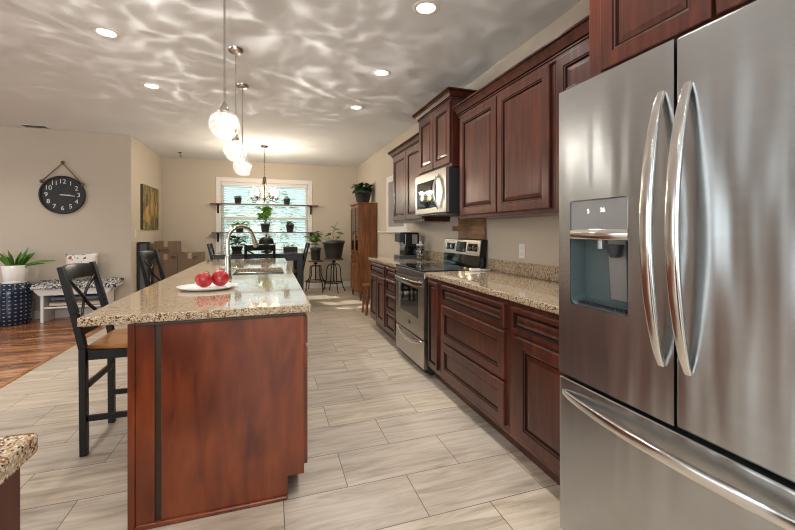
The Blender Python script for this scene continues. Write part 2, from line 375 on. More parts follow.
def hole_wall(name, axis, at, a0, a1, h0, h1, z0, z1):
    m = MB()
    for p, q, zz0, zz1 in ((a0, h0, 0, ZC), (h1, a1, 0, ZC), (h0, h1, 0, z0), (h0, h1, z1, ZC)):
        if axis == 'x': m.box(at - .12, at, p, q, zz0, zz1)
        else: m.box(p, q, at - .12, at, zz0, zz1)
    return struct(m.build(name, 'wall'))
hole_wall('wall_west', 'x', XW, YF - .1, YC + .1, -.1, 4.7, .5, 2.5)
hole_wall('wall_front', 'y', YF, XW, XR, -3.2, .6, .5, 2.5)
# baseboards
struct(B(XW, XL - .002, YC - .015, YC, 0, .12).build('baseboard_living', 'white', bev=.004))
struct(B(XL, XL + .015, YC, YB, 0, .12).build('baseboard_left', 'white', bev=.004))
struct(B(XL + .015, XR, YB - .015, YB, 0, .12).build('baseboard_back', 'white', bev=.004))
struct(B(XR - .015, XR, 5.1, YB - .015, 0, .12).build('baseboard_right', 'white', bev=.004))
# dining window
w1 = bpy.data.objects.new('window_1', None); COL.objects.link(w1); w1.location = ((wx0 + wx1) / 2, YB, wz0); struct(w1)
m = MB(); m.box(wx0 - .09, wx0, YB - .022, YB, wz0 - .05, wz1 + .09).box(wx1, wx1 + .09, YB - .022, YB, wz0 - .05, wz1 + .09).box(wx0, wx1, YB - .022, YB, wz1, wz1 + .09)
m.build('window_casing', 'white', w1, bev=.004)
B(wx0 - .11, wx1 + .11, YB - .06, YB + .1, wz0 - .03, wz0).build('window_sill', 'white', w1, bev=.004)
m = MB(); zm = 1.56
for a, b, c_, d in ((wx0, wx0 + .05, wz0, wz1), (wx1 - .05, wx1, wz0, wz1), (wx0 + .05, wx1 - .05, wz0, wz0 + .06), (wx0 + .05, wx1 - .05, wz1 - .05, wz1), (wx0 + .05, wx1 - .05, zm - .03, zm + .03), (-.11, -.06, wz0 + .06, zm - .03), (-.11, -.06, zm + .03, wz1 - .05)): m.box(a, b, YB + .065, YB + .105, c_, d)
m.build('window_sash', 'white', w1)
B(wx0 + .05, wx1 - .05, YB + .083, YB + .087, wz0 + .06, wz1 - .05).build('window_pane', 'glass', w1)
for nm, ax in (('added_window_2', 'x'), ('added_window_3', 'y')):  # windows added in unseen walls, to let light in around the fill lamps
    w = bpy.data.objects.new(nm, None); COL.objects.link(w); struct(w); m = MB()
    if ax == 'x':
        w.location = (XW, 2.3, .5)
        for y in (-.1, 1.48, 3.08, 4.66): m.box(XW - .08, XW - .02, y, y + .06, .5, 2.5)
        for z in (.5, 1.47, 2.44): m.box(XW - .08, XW - .02, -.1, 4.7, z, z + .06)
    else:
        w.location = (-1.3, YF, .5)
        for x in (-3.2, -1.97, -.7, .54): m.box(x, x + .06, YF - .08, YF - .02, .5, 2.5)
        for z in (.5, 1.47, 2.44): m.box(-3.2, .6, YF - .08, YF - .02, z, z + .06)
    m.build('window_frame', 'white', w)
# outside
struct(B(-14, 14, YB + .2, 40, -.5, -.3).build('ground_lawn', 'lawn'))
def shrub(name, label, x, y, h, r, seed, g):
    rnd = random.Random(seed); m = MB()
    for i in range(420):
        a = rnd.uniform(0, 2 * pi); t = rnd.random() ** .6; zz = rnd.uniform(.12, 1) * h; rr = r * t * sqrt(max(0.05, 1 - ((zz / h - .45) / .6) ** 2))
        m.leaf((x + rr * cos(a), y + rr * sin(a), zz - .3), (cos(a), sin(a), rnd.uniform(-.3, .8)), rnd.uniform(.2, .38), .2, .4, seg=2)
    t = thing(name, label, 'shrub', (x, y, -.3), g)
    m.build('foliage', 'shrub', t); MB().tube([(x, y, -.3), (x, y, h * .6)], [.09, .04]).build('stem', 'stooltop', t)
shrub('garden_shrub', 'green shrub outdoors seen through the blind at the left of the window', -1.15, 11.6, 2.1, .95, 1, None)
shrub('garden_shrub', 'green shrub outdoors seen through the blind at the middle of the window', .0, 14.6, 3.0, 1.25, 2, None)
shrub('garden_shrub', 'green shrub outdoors seen through the blind at the right of the window', 2.35, 12.6, 2.4, 1.0, 3, None)
# blind
bl = thing('window_blind', 'white horizontal slat blind lowered over the dining window', 'blind', ((wx0 + wx1) / 2, YB + .03, wz0))
B(wx0 + .01, wx1 - .01, YB + .005, YB + .055, wz1 - .075, wz1 - .002).build('headrail', 'white', bl, bev=.003)
m = MB(); z = wz0 + .05
while z < wz1 - .09:
    m.beam((wx0 + .012, YB + .03, z), (wx1 - .012, YB + .03, z), .043, .0026, up=(0, -.50, 1)); z += .0485
m.build('slats', 'slat', bl)
m = MB()
for x in (-.7, -.085, .53): m.box(x - .002, x + .002, YB + .004, YB + .006, wz0 + .03, wz1 - .07)
m.build('ladder_cords', 'white', bl)
B(wx0 + .012, wx1 - .012, YB + .006, YB + .054, wz0 + .004, wz0 + .022).build('bottom_rail', 'white', bl, bev=.003)

# ---------------------------------------------------------------- cabinets
DP = [(0, 0), (0, .017), (.004, .020), (.056, .020), (.060, .0165), (.066, .0155), (.070, .009), (.076, .008)]
DM = [0, 0, 0, 1, 0, 1, 1, 0]
DPR = [(0, 0), (0, .017), (.004, .020), (.058, .020), (.062, .016), (.068, .0150), (.073, .008), (.078, .008), (.098, .0125), (.10, .0128)]
DMR = [0, 0, 0, 1, 0, 1, 1, 0, 0, 0]
SP = [(0, 0), (0, .017), (.004, .020), (.026, .020), (.030, .015), (.037, .0085), (.043, .008), (.058, .0125), (.06, .0128)]
SM = [0, 0, 0, 1, 1, 1, 0, 0, 0]
def front(name, parent, x, y0, y1, z0, z1, face=-1, small=False, wood_='cherry', raised=True):
    """door or drawer front; x is the face-frame plane, front stands 20 mm proud"""
    p, ms = (SP, SM) if small else ((DPR, DMR) if raised else (DP, DM))
    w, h = y1 - y0, z1 - z0
    lim = min(w, h) / 2 - .004
    if p[-1][0] > lim:
        k = lim / p[-1][0]; p = [(a * k if a > .004 else a, d) for a, d in p]
    m = MB()
    if face < 0: m.rings((x, y1, z0), (0, -1, 0), (0, 0, 1), (-1, 0, 0), w, h, p, ms)
    else: m.rings((x, y0, z0), (0, 1, 0), (0, 0, 1), (1, 0, 0), w, h, p, ms)
    return m.build(name, [wood_, 'glaze'], parent)
CR = [(.0, 0), (.006, .004), (.006, .02), (.012, .026), (.012, .034), (.022, .040), (.030, .052), (.040, .066), (.052, .076), (.058, .080), (.058, .092), (.064, .094), (.064, .104), (.0, .104)]
def crown(parent, xf, xb, y0, y1, z, r0, r1, k=1.0, name='crown_molding'):
    m = MB(); vs = []
    for o, dz in CR:
        o *= k
        vs += [(xb, y1 + (o if r1 else 0), z + dz * k), (xf - o, y1 + (o if r1 else 0), z + dz * k), (xf - o, y0 - (o if r0 else 0), z + dz * k), (xb, y0 - (o if r0 else 0), z + dz * k)]
    n = len(CR)
    for kk in range(n - 1):
        b = kk * 4; mi = 1 if kk in (2, 4, 9) else 0
        m.add([vs[b + i] for i in (0, 1, 2, 3)] + [vs[b + 4 + i] for i in (0, 1, 2, 3)], [(0, 1, 5, 4), (1, 2, 6, 5), (2, 3, 7, 6)], mi)
    m.add([vs[i] for i in range(4)], [(3, 2, 1, 0)])
    if not r0: pass
    return m.build(name, ['cherry', 'glaze'], parent)
UF = 1.59   # face frame plane of the uppers
def upper(label, y0, y1, z0, z1, doors, xf=UF, cr=None, zd=None, group=None):
    t = thing('wall_cabinet', label, 'cabinet', ((xf + XR) / 2, (y0 + y1) / 2, z0))
    m = B(xf, XR - .001, y0, y1, z0, z1)
    m.build('cabinet_body', ['cherry', 'glaze'], t, bev=.0015)
    d0, d1 = zd or (z0 + .03, z1 - .015)
    for a, b in doors: front('door', t, xf - .0005, a, b, d0, d1)
    if cr: crown(t, xf - .012, XR - .002, y0, y1, z1 - .02, cr[0], cr[1], cr[2])
    return t
t = upper('cherry wall cabinet between microwave and fridge with two tall doors', 1.855, 3.045, 1.372, 2.27, [(1.885, 2.435), (2.455, 3.02)], cr=(False, False, .95))
t = upper('narrow cherry wall cabinet, its edge showing beside the fridge top', 1.30, 1.853, 1.372, 2.27, [(1.33, 1.825)], cr=(False, False, .95))
t = upper('short cherry wall cabinet directly above the microwave with tall crown', 3.10, 3.875, 1.845, 2.445, [(3.115, 3.475), (3.49, 3.86)], xf=1.54, cr=(True, True, .95))
t = upper('far cherry wall cabinet above the coffee maker', 3.88, 4.955, 1.372, 2.255, [(3.90, 4.41), (4.425, 4.935)], cr=(False, True, .95))
# above the fridge
t = thing('wall_cabinet', 'deep cherry cabinet above the stainless refrigerator', 'cabinet', (1.6, .8, 1.83))
B(1.27, XR - .001, .30, 1.28, 1.84, 2.74).build('cabinet_body', 'cherry', t, bev=.002)
front('door', t, 1.27, .80, 1.205, 1.90, 2.70); front('door', t, 1.27, .36, .785, 1.90, 2.70)
# base cabinets
BF = 1.29
def base(label, y0, y1, fronts, name='base_cabinet'):
    t = thing(name, label, 'cabinet', ((BF + XR) / 2, (y0 + y1) / 2, 0))
    B(BF, XR - .02, y0, y1, .105, .875).build('cabinet_body', 'cherry', t, bev=.0015)
    B(BF + .075, XR - .05, y0, y1, 0, .105).build('toe_kick', 'cherry', t)
    for kind, a, b, c_, d in fronts: front(kind, t, BF + .0005, a, b, c_, d, small=(d - c_ < .22 or b - a < .2), raised=(kind == 'door'))
    return t
base('narrow cherry pull-out base cabinet right beside the range', 2.80, 3.06, [('door', 2.838, 3.020, .145, .845)])
base('cherry base cabinet with three wide drawers', 1.872, 2.798, [('drawer', 1.905, 2.755, .707, .845), ('drawer', 1.905, 2.755, .410, .688), ('drawer', 1.905, 2.755, .145, .395)])
base('cherry base cabinet with one drawer over a door beside the fridge', 1.30, 1.870, [('drawer', 1.33, 1.835, .707, .845), ('door', 1.33, 1.785, .145, .690)])
base('far cherry base cabinet with two doors under one drawer', 4.305, 5.045, [('drawer', 4.335, 5.00, .722, .848), ('door', 4.335, 4.66, .145, .700), ('door', 4.675, 5.00, .145, .700)])
base('slim cherry base cabinet with four small drawers beside the range', 3.895, 4.303, [('drawer', 3.93, 4.27, .735, .848), ('drawer', 3.93, 4.27, .565, .715), ('drawer', 3.93, 4.27, .365, .548), ('drawer', 3.93, 4.27, .145, .348)])
def counter(label, y0, y1):
    t = thing('countertop', label, 'countertop', (1.58, (y0 + y1) / 2, .876))
    B(1.265, XR - .001, y0, y1, .8762, .914).build('slab', 'granite', t, bev=.006, seg=3)
    B(XR - .022, XR - .001, y0, y1, .9145, 1.018).build('backsplash', 'granite', t, bev=.003)
counter('granite countertop from the range to the fridge', 1.285, 3.062)
counter('granite countertop under the coffee maker', 3.893, 5.072)

# ---------------------------------------------------------------- range
t = thing('range', 'stainless steel electric range with black glass cooktop', 'range', (1.58, 3.478, 0))
ry0, ry1 = 3.085, 3.872
m = B(1.30, 1.87, ry0, ry1, .03, .905); m.build('range_body', 'black_matte', t, bev=.003)
[MB().lathe([(.02, 0), (.02, .03)], (x, y, 0), 10).build('foot', 'black_matte', t) for x in (1.36, 1.8) for y in (ry0 + .05, ry1 - .05)]
B(1.262, 1.785, ry0 - .004, ry1 + .004, .9055, .921).build('cooktop', ['black_gloss'], t, bev=.004)
# oven door with window
def slab_hole(m, x0, x1, y0, y1, z0, z1, hy0, hy1, hz0, hz1):
    m.box(x0, x1, y0, hy0, z0, z1).box(x0, x1, hy1, y1, z0, z1).box(x0, x1, hy0, hy1, z0, hz0).box(x0, x1, hy0, hy1, hz1, z1); return m
d = slab_hole(MB(), 1.262, 1.299, ry0 + .004, ry1 - .004, .318, .842, ry0 + .14, ry1 - .12, .475, .745).build('oven_door', 'steel_range', t)
B(1.270, 1.295, ry0 + .14, ry1 - .12, .475, .745).build('door_glass', 'black_gloss', d)
m = MB(); pts = []
for i in range(13):
    a = i / 12; pts.append((1.262 - .05 * (1 - abs(2 * a - 1) ** 5), ry0 + .03 + a * (ry1 - ry0 - .06), .800))
m.tube(pts, 1, 12, sec=(.011, .021)); m.build('handle', 'steel_bright', d)
B(1.2605, 1.263, 3.425, 3.475, .385, .42).build('badge', 'dark_grey', d, bev=.001)
m = B(1.266, 1.299, ry0 + .004, ry1 - .004, .846, .903); m.build('front_rail', 'steel_range', t, bev=.004)
d = B(1.262, 1.299, ry0 + .004, ry1 - .004, .062, .306).build('storage_drawer', 'steel_range', t, bev=.003)
m = MB(); pts = [(1.262 - .030 * (1 - abs(2 * i / 12 - 1) ** 3), ry0 + .06 + i / 12 * (ry1 - ry0 - .12), .285 - .035 * (1 - (2 * i / 12 - 1) ** 2)) for i in range(13)]
m.tube(pts, 1, 10, sec=(.008, .012)); m.build('handle', 'steel_bright', d)
B(1.285, 1.2995, ry0 + .01, ry1 - .01, .032, .060).build('kick_plate', 'black_matte', t)
# back guard, tilted face
g0, g1 = ry0 + .01, ry1 - .012
m = MB(); vs = [(x, y, z) for y in (g0, g1) for x, z in ((1.805, .922), (1.876, .922), (1.896, 1.185), (1.842, 1.185))]
m.add(vs, [(0, 1, 2, 3), (7, 6, 5, 4), (0, 4, 5, 1), (1, 5, 6, 2), (2, 6, 7, 3), (3, 7, 4, 0)])
bg = m.build('backguard', 'black_gloss', t, bev=.004)
def gpt(y, z, o=0): x = 1.805 + (z - .922) / (.263) * .037; return (x - o - .0005, y, z)
def gplate(y0, y1, z0, z1, th):
    m = MB(); vs = [gpt(y, z, o) for o in (0, th) for y, z in ((y0, z0), (y1, z0), (y1, z1), (y0, z1))]
    return m.add(vs, [(0, 1, 2, 3), (7, 6, 5, 4), (0, 4, 5, 1), (1, 5, 6, 2), (2, 6, 7, 3), (3, 7, 4, 0)])
gplate(g0 + .006, g1 - .006, 1.035, 1.182, .014).build('control_panel', 'steel_range', t, bev=.003)
gplate(3.36, 3.56, 1.06, 1.16, .017).build('clock_display', 'black_gloss', t, bev=.003)
for y0, y1 in ((3.14, 3.32), (3.60, 3.79)): gplate(y0, y1, 1.075, 1.145, .016).build('knob_plate', 'black_gloss', t)
for y in (3.18, 3.275, 3.645, 3.745):
    c = gpt(y, 1.11, .016); MB().tube([c, (c[0] - .022, c[1], c[2])], [.026, .021], 16).build('knob', 'steel_bright', t)
gplate(3.385, 3.40, 1.075, 1.085, .018).build('button', 'silver_panel', t)
for x, y, r in ((1.42, 3.27, .10), (1.42, 3.68, .08), (1.66, 3.27, .075), (1.66, 3.68, .10)):
    MB().lathe([(r - .003, 0), (r - .003, .0006), (r, .0006), (r, 0)], (x, y, .9212), 36, cap=False).build('burner_ring', 'dark_grey', t)
# ---------------------------------------------------------------- microwave
t = thing('microwave', 'stainless over-the-range microwave with black glass door', 'microwave', (1.68, 3.49, 1.43))
my0, my1 = 3.115, 3.87
B(1.515, XR - .002, my0, my1, 1.432, 1.842).build('microwave_body', 'black_matte', t, bev=.004)
d = slab_hole(MB(), 1.485, 1.514, my0, my1, 1.440, 1.838, my0 + .215, my1 - .045, 1.492, 1.762).build('door', 'steel_range', t)
B(1.490, 1.512, my0 + .215, my1 - .045, 1.492, 1.762).build('door_glass', 'black_gloss', d)
m = MB(); m.tube([(1.484 - .048 * sin(pi * i / 14) ** .8, my0 + .165, 1.475 + .32 * i / 14) for i in range(15)], 1, 10, sec=(.013, .009)); m.build('handle', 'steel_bright', d)
B(1.50, 1.86, my0 + .02, my1 - .02, 1.424, 1.4315).build('vent_grille', 'dark_grey', t)

# ---------------------------------------------------------------- refrigerator
t = thing('refrigerator', 'stainless french door refrigerator with water dispenser', 'refrigerator', (1.45, .8, 0))
FX, fy0, fy1, gp = 1.10, .34, 1.262, .797
B(1.19, 1.87, fy0 + .005, fy1 - .005, .03, 1.80).build('fridge_body', 'dark_grey', t, bev=.004)
[MB().lathe([(.025, 0), (.025, .03)], (x, y, 0), 10).build('foot', 'black_matte', t) for x in (1.25, 1.8) for y in (.42, 1.2)]
zd0, zd1 = .703, 1.815
hy0, hy1, hz0, hz1 = .948, 1.202, .985, 1.378
def rounded_rect(hy0, hy1, hz0, hz1, r, n=5):
    pts = []
    for cy, cz, a0 in ((hy1 - r, hz0 + r, -90), (hy1 - r, hz1 - r, 0), (hy0 + r, hz1 - r, 90), (hy0 + r, hz0 + r, 180)):
        for i in range(n): a = R(a0 + 90 * i / (n - 1)); pts.append((cy + r * cos(a), cz + r * sin(a)))
    return pts
# left door: front sheet with rounded hole, bridging to the outline
def door_with_hole():
    m = MB(); inn = rounded_rect(hy0, hy1, hz0, hz1, .014); y0, y1 = gp + .0025, fy1; r = .012
    # outline path samples matched by angle around the hole
    out = []
    for (y, z) in inn:
        cy, cz = (hy0 + hy1) / 2, (hz0 + hz1) / 2
        out.append((y, z))
    q = 5; vs = []; fs = []
    corners = [(y1, zd0), (y1, zd1), (y0, zd1), (y0, zd0)]
    n = len(inn)
    m2 = [(FX, y, z) for y, z in inn]; co = [(FX, y, z) for y, z in corners]
    base_ = 0; vs = m2 + co
    for c_ in range(4):
        for i in range(4): fs.append((c_ * 5 + i, n + c_, c_ * 5 + i + 1))
        a = c_ * 5 + 4; b = ((c_ + 1) % 4) * 5
        fs.append((a, n + c_, n + (c_ + 1) % 4, b))
    m.add(vs, fs)
    # rim of the door
    bk = [(FX + .075, y, z) for y, z in corners]
    m.add(co + bk, [(i, 4 + i, 4 + (i + 1) % 4, (i + 1) % 4) for i in range(4)] + [(4, 5, 6, 7)])
    # sides of the hole
    m.add([(FX, y, z) for y, z in inn] + [(FX + .006, y, z) for y, z in inn], [(i, (i + 1) % n, n + (i + 1) % n, n + i) for i in range(n)])
    return m
dl = door_with_hole().build('left_door', 'steel', t, weld=True)
dr = B(FX, FX + .075, fy0, gp - .0025, zd0, zd1).build('right_door', 'steel', t, bev=.008, seg=3)
fz = B(FX, FX + .075, fy0, fy1, .075, .688).build('freezer_drawer', 'steel', t, bev=.008, seg=3)
B(1.13, 1.19, fy0 + .02, fy1 - .02, .03, .073).build('kick_grille', 'dark_grey', t)
for y in (fy0 + .05, fy1 - .05): B(1.115, 1.24, y - .03, y + .03, 1.8155, 1.832).build('hinge_cover', 'dark_grey', t, bev=.004)
# dispenser
B(FX + .003, FX + .02, hy0 + .001, hy1 - .001, 1.268, hz1 - .001).build('control_panel', 'silver_panel', dl, bev=.004)
m = MB(); pr = rounded_rect(hy0 + .001, hy1 - .001, hz0 + .001, 1.262, .02); n = len(pr)
m.add([(FX + .004, y, z) for y, z in pr] + [(FX + .07, y, z + (.02 if z < 1.1 else 0)) for y, z in pr], [(i, n + i, n + (i + 1) % n, (i + 1) % n) for i in range(n)] + [tuple(range(n, 2 * n))], 0)
m.build('dispenser_recess', 'teal_plastic', dl)
m = MB(); pts = [(FX + .012 - .016 * sin(pi * i / 12), hy0 + .004 + (hy1 - hy0 - .008) * i / 12, 1.252) for i in range(13)]
m.tube(pts, 1, 10, sec=(.014, .02)); m.build('dispenser_lip', 'steel_bright', dl)
MB().lathe([(.012, 0), (.012, .035)], (FX + .035, 1.09, 1.20), 14).build('ice_chute', 'silver_panel', dl)
m = MB(); m.add([(FX + .05, 1.0, 1.235), (FX + .05, 1.075, 1.235), (FX + .062, 1.07, 1.02), (FX + .062, 1.005, 1.02), (FX + .058, 1.0, 1.235), (FX + .058, 1.075, 1.235), (FX + .068, 1.07, 1.02), (FX + .068, 1.005, 1.02)], [(0, 1, 2, 3), (7, 6, 5, 4), (0, 4, 5, 1), (1, 5, 6, 2), (2, 6, 7, 3), (3, 7, 4, 0)]); m.build('paddle', 'silver_panel', dl)
m = MB().lathe([(.028, .045), (.022, .02), (.016, 0), (.013, 0), (.019, .02), (.025, .045)], (FX + .036, 1.03, 1.172), 16, cap=False); m.build('water_nozzle', 'dark_grey', dl)
m = MB(); [m.box(FX + .010, FX + .066, y, y + .008, .9925, .9985) for y in [hy0 + .02 + .018 * k for k in range(12)]]; m.build('drip_grate', 'dark_grey', dl)
def text(body, size, name, m_, parent, loc, rot, extrude=.0006, align='CENTER'):
    c = bpy.data.curves.new(name, 'FONT'); c.body = body; c.size = size; c.extrude = extrude; c.align_x = align; c.align_y = 'CENTER'
    o = bpy.data.objects.new(name, c); COL.objects.link(o); o.rotation_euler = rot
    bpy.context.view_layer.update(); dg = bpy.context.evaluated_depsgraph_get()
    me = bpy.data.meshes.new_from_object(o.evaluated_get(dg)); me.materials.clear(); me.materials.append(M[m_]); mt = Matrix.Translation(Vector(loc)) @ o.rotation_euler.to_matrix().to_4x4()
    bpy.data.objects.remove(o); me.transform(mt); return me
def text_obj(name, bits, m_, parent):
    bm = bmesh.new()
    for b in bits:
        me = text(*b[:2], name, m_, parent, *b[2:]); bm.from_mesh(me); bpy.data.meshes.remove(me)
    me = bpy.data.meshes.new(name); bm.to_mesh(me); bm.free(); me.materials.append(M[m_]); me.transform(Matrix.Translation(-wloc(parent)))
    o = bpy.data.objects.new(name, me); COL.objects.link(o); o.parent = parent; return o
RX = (pi/2, 0, -pi/2)
[text_obj('display_reading', [b], 'glow', dl) for b in (('5', .022, (FX + .0026, 1.115, 1.335), RX), ('36', .022, (FX + .0026, 1.052, 1.337), RX))]
# handles
def arc_handle(p0, p1, bow, wmax, name, parent):
    m = MB(); pts = []; rr = []
    p0, p1 = Vector(p0), Vector(p1)
    for i in range(25):
        a = i / 24; s_ = sin(pi * a) ** .75; p = p0.lerp(p1, a); pts.append(p + Vector((-bow * s_, 0, 0))); rr.append(.62 + .38 * min(1, s_ * 1.3))
    up = (1, 0, 0)
    m.tube(pts, rr, 14, sec=(wmax, .010), up=up); return m.build(name, 'steel_bright', parent)
arc_handle((FX - .003, .834, .868), (FX - .003, .834, 1.672), .062, .0165, 'handle', dl)
arc_handle((FX - .003, .757, .868), (FX - .003, .757, 1.672), .062, .0165, 'handle', dr)
arc_handle((FX - .003, .372, .632), (FX - .003, 1.232, .632), .052, .0165, 'handle', fz)

# ---------------------------------------------------------------- island
t = thing('kitchen_island', 'cherry red kitchen island cabinet with a plain end panel', 'island', (-.2, 3.5, 0))
IY0, IY1 = 1.886, 5.12
m = MB(); m.box(-.45, -.43, IY0 + .022, IY1, .105, .875).box(.135, .155, IY0 + .022, IY1, .105, .875).box(-.43, .135, IY0 + .022, IY0 + .042, .105, .875).box(-.43, .135, IY1 - .02, IY1, .105, .875).box(-.43, .135, IY0 + .042, IY1 - .02, .105, .125); m.build('cabinet_body', 'cherry_island', t)
B(-.45, .08, IY0 + .022, IY1, 0, .105).build('toe_kick', 'cherry_island', t)
def prism(pts, y0, y1):
    n = len(pts); m = MB(); m.add([(x, y0, z) for x, z in pts] + [(x, y1, z) for x, z in pts], [tuple(range(n)), tuple(range(2 * n - 1, n - 1, -1))] + [(i, n + i, n + (i + 1) % n, (i + 1) % n) for i in range(n)]); return m
m = prism([(-.443, .022), (.079, .022), (.079, .108), (.155, .108), (.155, .862), (-.443, .862)], IY0, IY0 + .0215)
m.build('end_panel', 'cherry_island', t, bev=.002)
B(-.5665, -.540, IY0 - .004, IY0 + .03, 0, .875).build('corner_stile', 'cherry_island', t, bev=.003)
B(-.5395, -.468, IY0 + .002, IY0 + .03, .022, .862).build('side_strip', 'cherry_island', t, bev=.002)
B(-.4675, -.4435, IY0 + .010, IY0 + .03, .022, .862).build('groove_strip', 'groove', t)
m = MB(); m.box(-.5395, .079, IY0 - .010, IY0 + .021, 0, .0215); m.build('shoe_molding', 'cherry_island', t, bev=.006)
B(-.5395, .155, IY0 - .006, IY0 + .02, .8625, .875).build('top_molding', 'groove', t, bev=.003)
y = IY0 + .05
for i in range(5):
    w = .60; front('drawer', t, .1555, y, y + w - .02, .715, .848, face=1, small=True, wood_='cherry_island'); front('door', t, .1555, y, y + w - .02, .125, .695, face=1, wood_='cherry_island'); y += w + .02
for yy in (2.9, 4.1, 5.0): B(-.56, -.451, yy, yy + .03, .62, .875).build('support_bracket', 'cherry_island', t, bev=.004)
# countertop with sink opening
ct = thing('countertop', 'long granite island countertop with an undermount sink cutout', 'countertop', (-.28, 3.5, .876))
sx0, sx1, sy0, sy1 = -.292, .108, 3.31, 3.90
m = MB(); X0, X1, Y0, Y1 = -.738, .188, 1.874, 5.26
xs, ys = [X0, sx0, sx1, X1], [Y0, sy0, sy1, Y1]
vs = [(x, y_, z) for z in (.8762, .914) for y_ in ys for x in xs]; fs = []
for j in range(3):
    for i in range(3):
        if i == 1 and j == 1: continue
        a = j * 4 + i; fs += [(a + 16, a + 17, a + 21, a + 20), (a, a + 4, a + 5, a + 1)]
for a, b in ((0, 1), (1, 2), (2, 3), (3, 7), (7, 11), (11, 15), (15, 14), (14, 13), (13, 12), (12, 8), (8, 4), (4, 0)): fs.append((a, b, b + 16, a + 16))
for a, b in ((6, 5), (5, 9), (9, 10), (10, 6)): fs.append((a, b, b + 16, a + 16))
m.add(vs, fs); m.build('slab', 'granite', ct, bev=.006, seg=3)
# sink
sk = thing('sink', 'stainless undermount sink set in the island countertop', 'sink', ((sx0 + sx1) / 2, (sy0 + sy1) / 2, .70))
m = MB(); a = .006
# basin (thin walled)
def basin(m, x0, x1, y0, y1, z0, z1, th):
    o = [(x0, y0), (x1, y0), (x1, y1), (x0, y1)]; i_ = [(x0 + th, y0 + th), (x1 - th, y0 + th), (x1 - th, y1 - th), (x0 + th, y1 - th)]
    vs = [(x, y, z0) for x, y in o] + [(x, y, z1) for x, y in o] + [(x, y, z1) for x, y in i_] + [(x, y, z0 + th) for x, y in i_]
    fs = [(3, 2, 1, 0)] + [(i, (i + 1) % 4, 4 + (i + 1) % 4, 4 + i) for i in range(4)] + [(4 + i, 4 + (i + 1) % 4, 8 + (i + 1) % 4, 8 + i) for i in range(4)] + [(8 + i, 8 + (i + 1) % 4, 12 + (i + 1) % 4, 12 + i) for i in range(4)] + [(12, 13, 14, 15)]
    return m.add(vs, fs)
basin(m, sx0 - .008, sx1 + .008, sy0 - .008, sy1 + .008, .70, .8755, .007); m.build('basin', 'steel_bright', sk, bev=.004)
MB().lathe([(.045, 0), (.045, .003), (.03, .003), (.028, -.001)], ((sx0 + sx1) / 2, (sy0 + sy1) / 2 + .05, .7075), 20).build('drain', 'nickel', sk)
# faucet
fx, fy = -.30, 3.14
t = thing('faucet', 'brushed nickel gooseneck kitchen faucet beside the sink', 'faucet', (fx, fy, .914))
MB().lathe([(.030, 0), (.030, .006), (.026, .012), (.024, .05), (.021, .16), (.017, .17)], (fx, fy, .9145), 20).build('faucet_base', 'nickel', t)
dx, dy = .175, .16; pts = [(fx, fy, 1.06), (fx, fy, 1.19)]
for i in range(1, 17):
    a = pi - i / 16 * R(165); pts.append((fx + dx * (.5 + .5 * cos(a)), fy + dy * (.5 + .5 * cos(a)), 1.19 + .112 * sin(a)))
e = Vector(pts[-1]); d_ = (e - Vector(pts[-2])).normalized()
MB().tube(pts, .0135, 14).build('spout', 'nickel', t)
MB().tube([e, e + d_ * .03, e + d_ * .075, e + d_ * .085], [.0145, .017, .022, .019], 14).build('spray_head', 'nickel', t)
MB().tube([(fx - .02, fy, .985), (fx - .055, fy - .01, .99)], [.017, .014], 12).build('valve_hub', 'nickel', t)
MB().tube([(fx + .02, fy, .985), (fx + .05, fy - .01, .99), (fx + .075, fy - .012, .984)], [.008, .006, .005], 10).build('handle', 'nickel', t)
# platter and pomegranates
px_, py_ = -.358, 2.575
m = MB(); prof = [(.001, .006), (.11, .006), (.135, .010), (.165, .022), (.168, .020), (.14, .006), (.11, .0), (.001, 0)]
m.lathe(prof, (px_, py_, .9145), 40, sx=1.0, sy=.8); tag(m.build('platter', 'white_gloss'), 'white oval platter on the granite island holding red fruit', 'platter')
def pom(x, y, r, label, tilt):
    t = thing('pomegranate', label, 'pomegranate', (x, y, .9235 + r * .95), None)
    prof = []
    for i in range(15):
        a = pi * i / 14; rr = r * sin(a) * (1 + .05 * sin(a * 2)); zz = r - r * .93 * cos(a); prof.append((max(rr, 1e-4), zz))
    m = MB(); m.lathe(prof, (x, y, .9235), 24, cap=False); o = m.build('fruit_body', 'red', t, weld=True)
    m = MB(); zt = .9235 + 1.9 * r
    for k in range(6):
        a = k * pi / 3; m.leaf((x + .010 * cos(a), y + .010 * sin(a), zt), (cos(a) * .4, sin(a) * .4, 1), .018, .012, -.2, seg=2)
    m.lathe([(.011, -.002), (.009, .004), (.010, .010)], (x, y, zt), 10, cap=False)
    m.build('crown', 'red_dry', t, solid=.001); t.rotation_euler = tilt; t.location.z += .09 * r
    return t
pom(-.375, 2.54, .048, 'deep red pomegranate at the left end of the white platter', (R(-48), R(22), 0)); pom(-.290, 2.59, .050, 'bright red pomegranate on the platter, next to the faucet', (R(-80), R(40), 0))

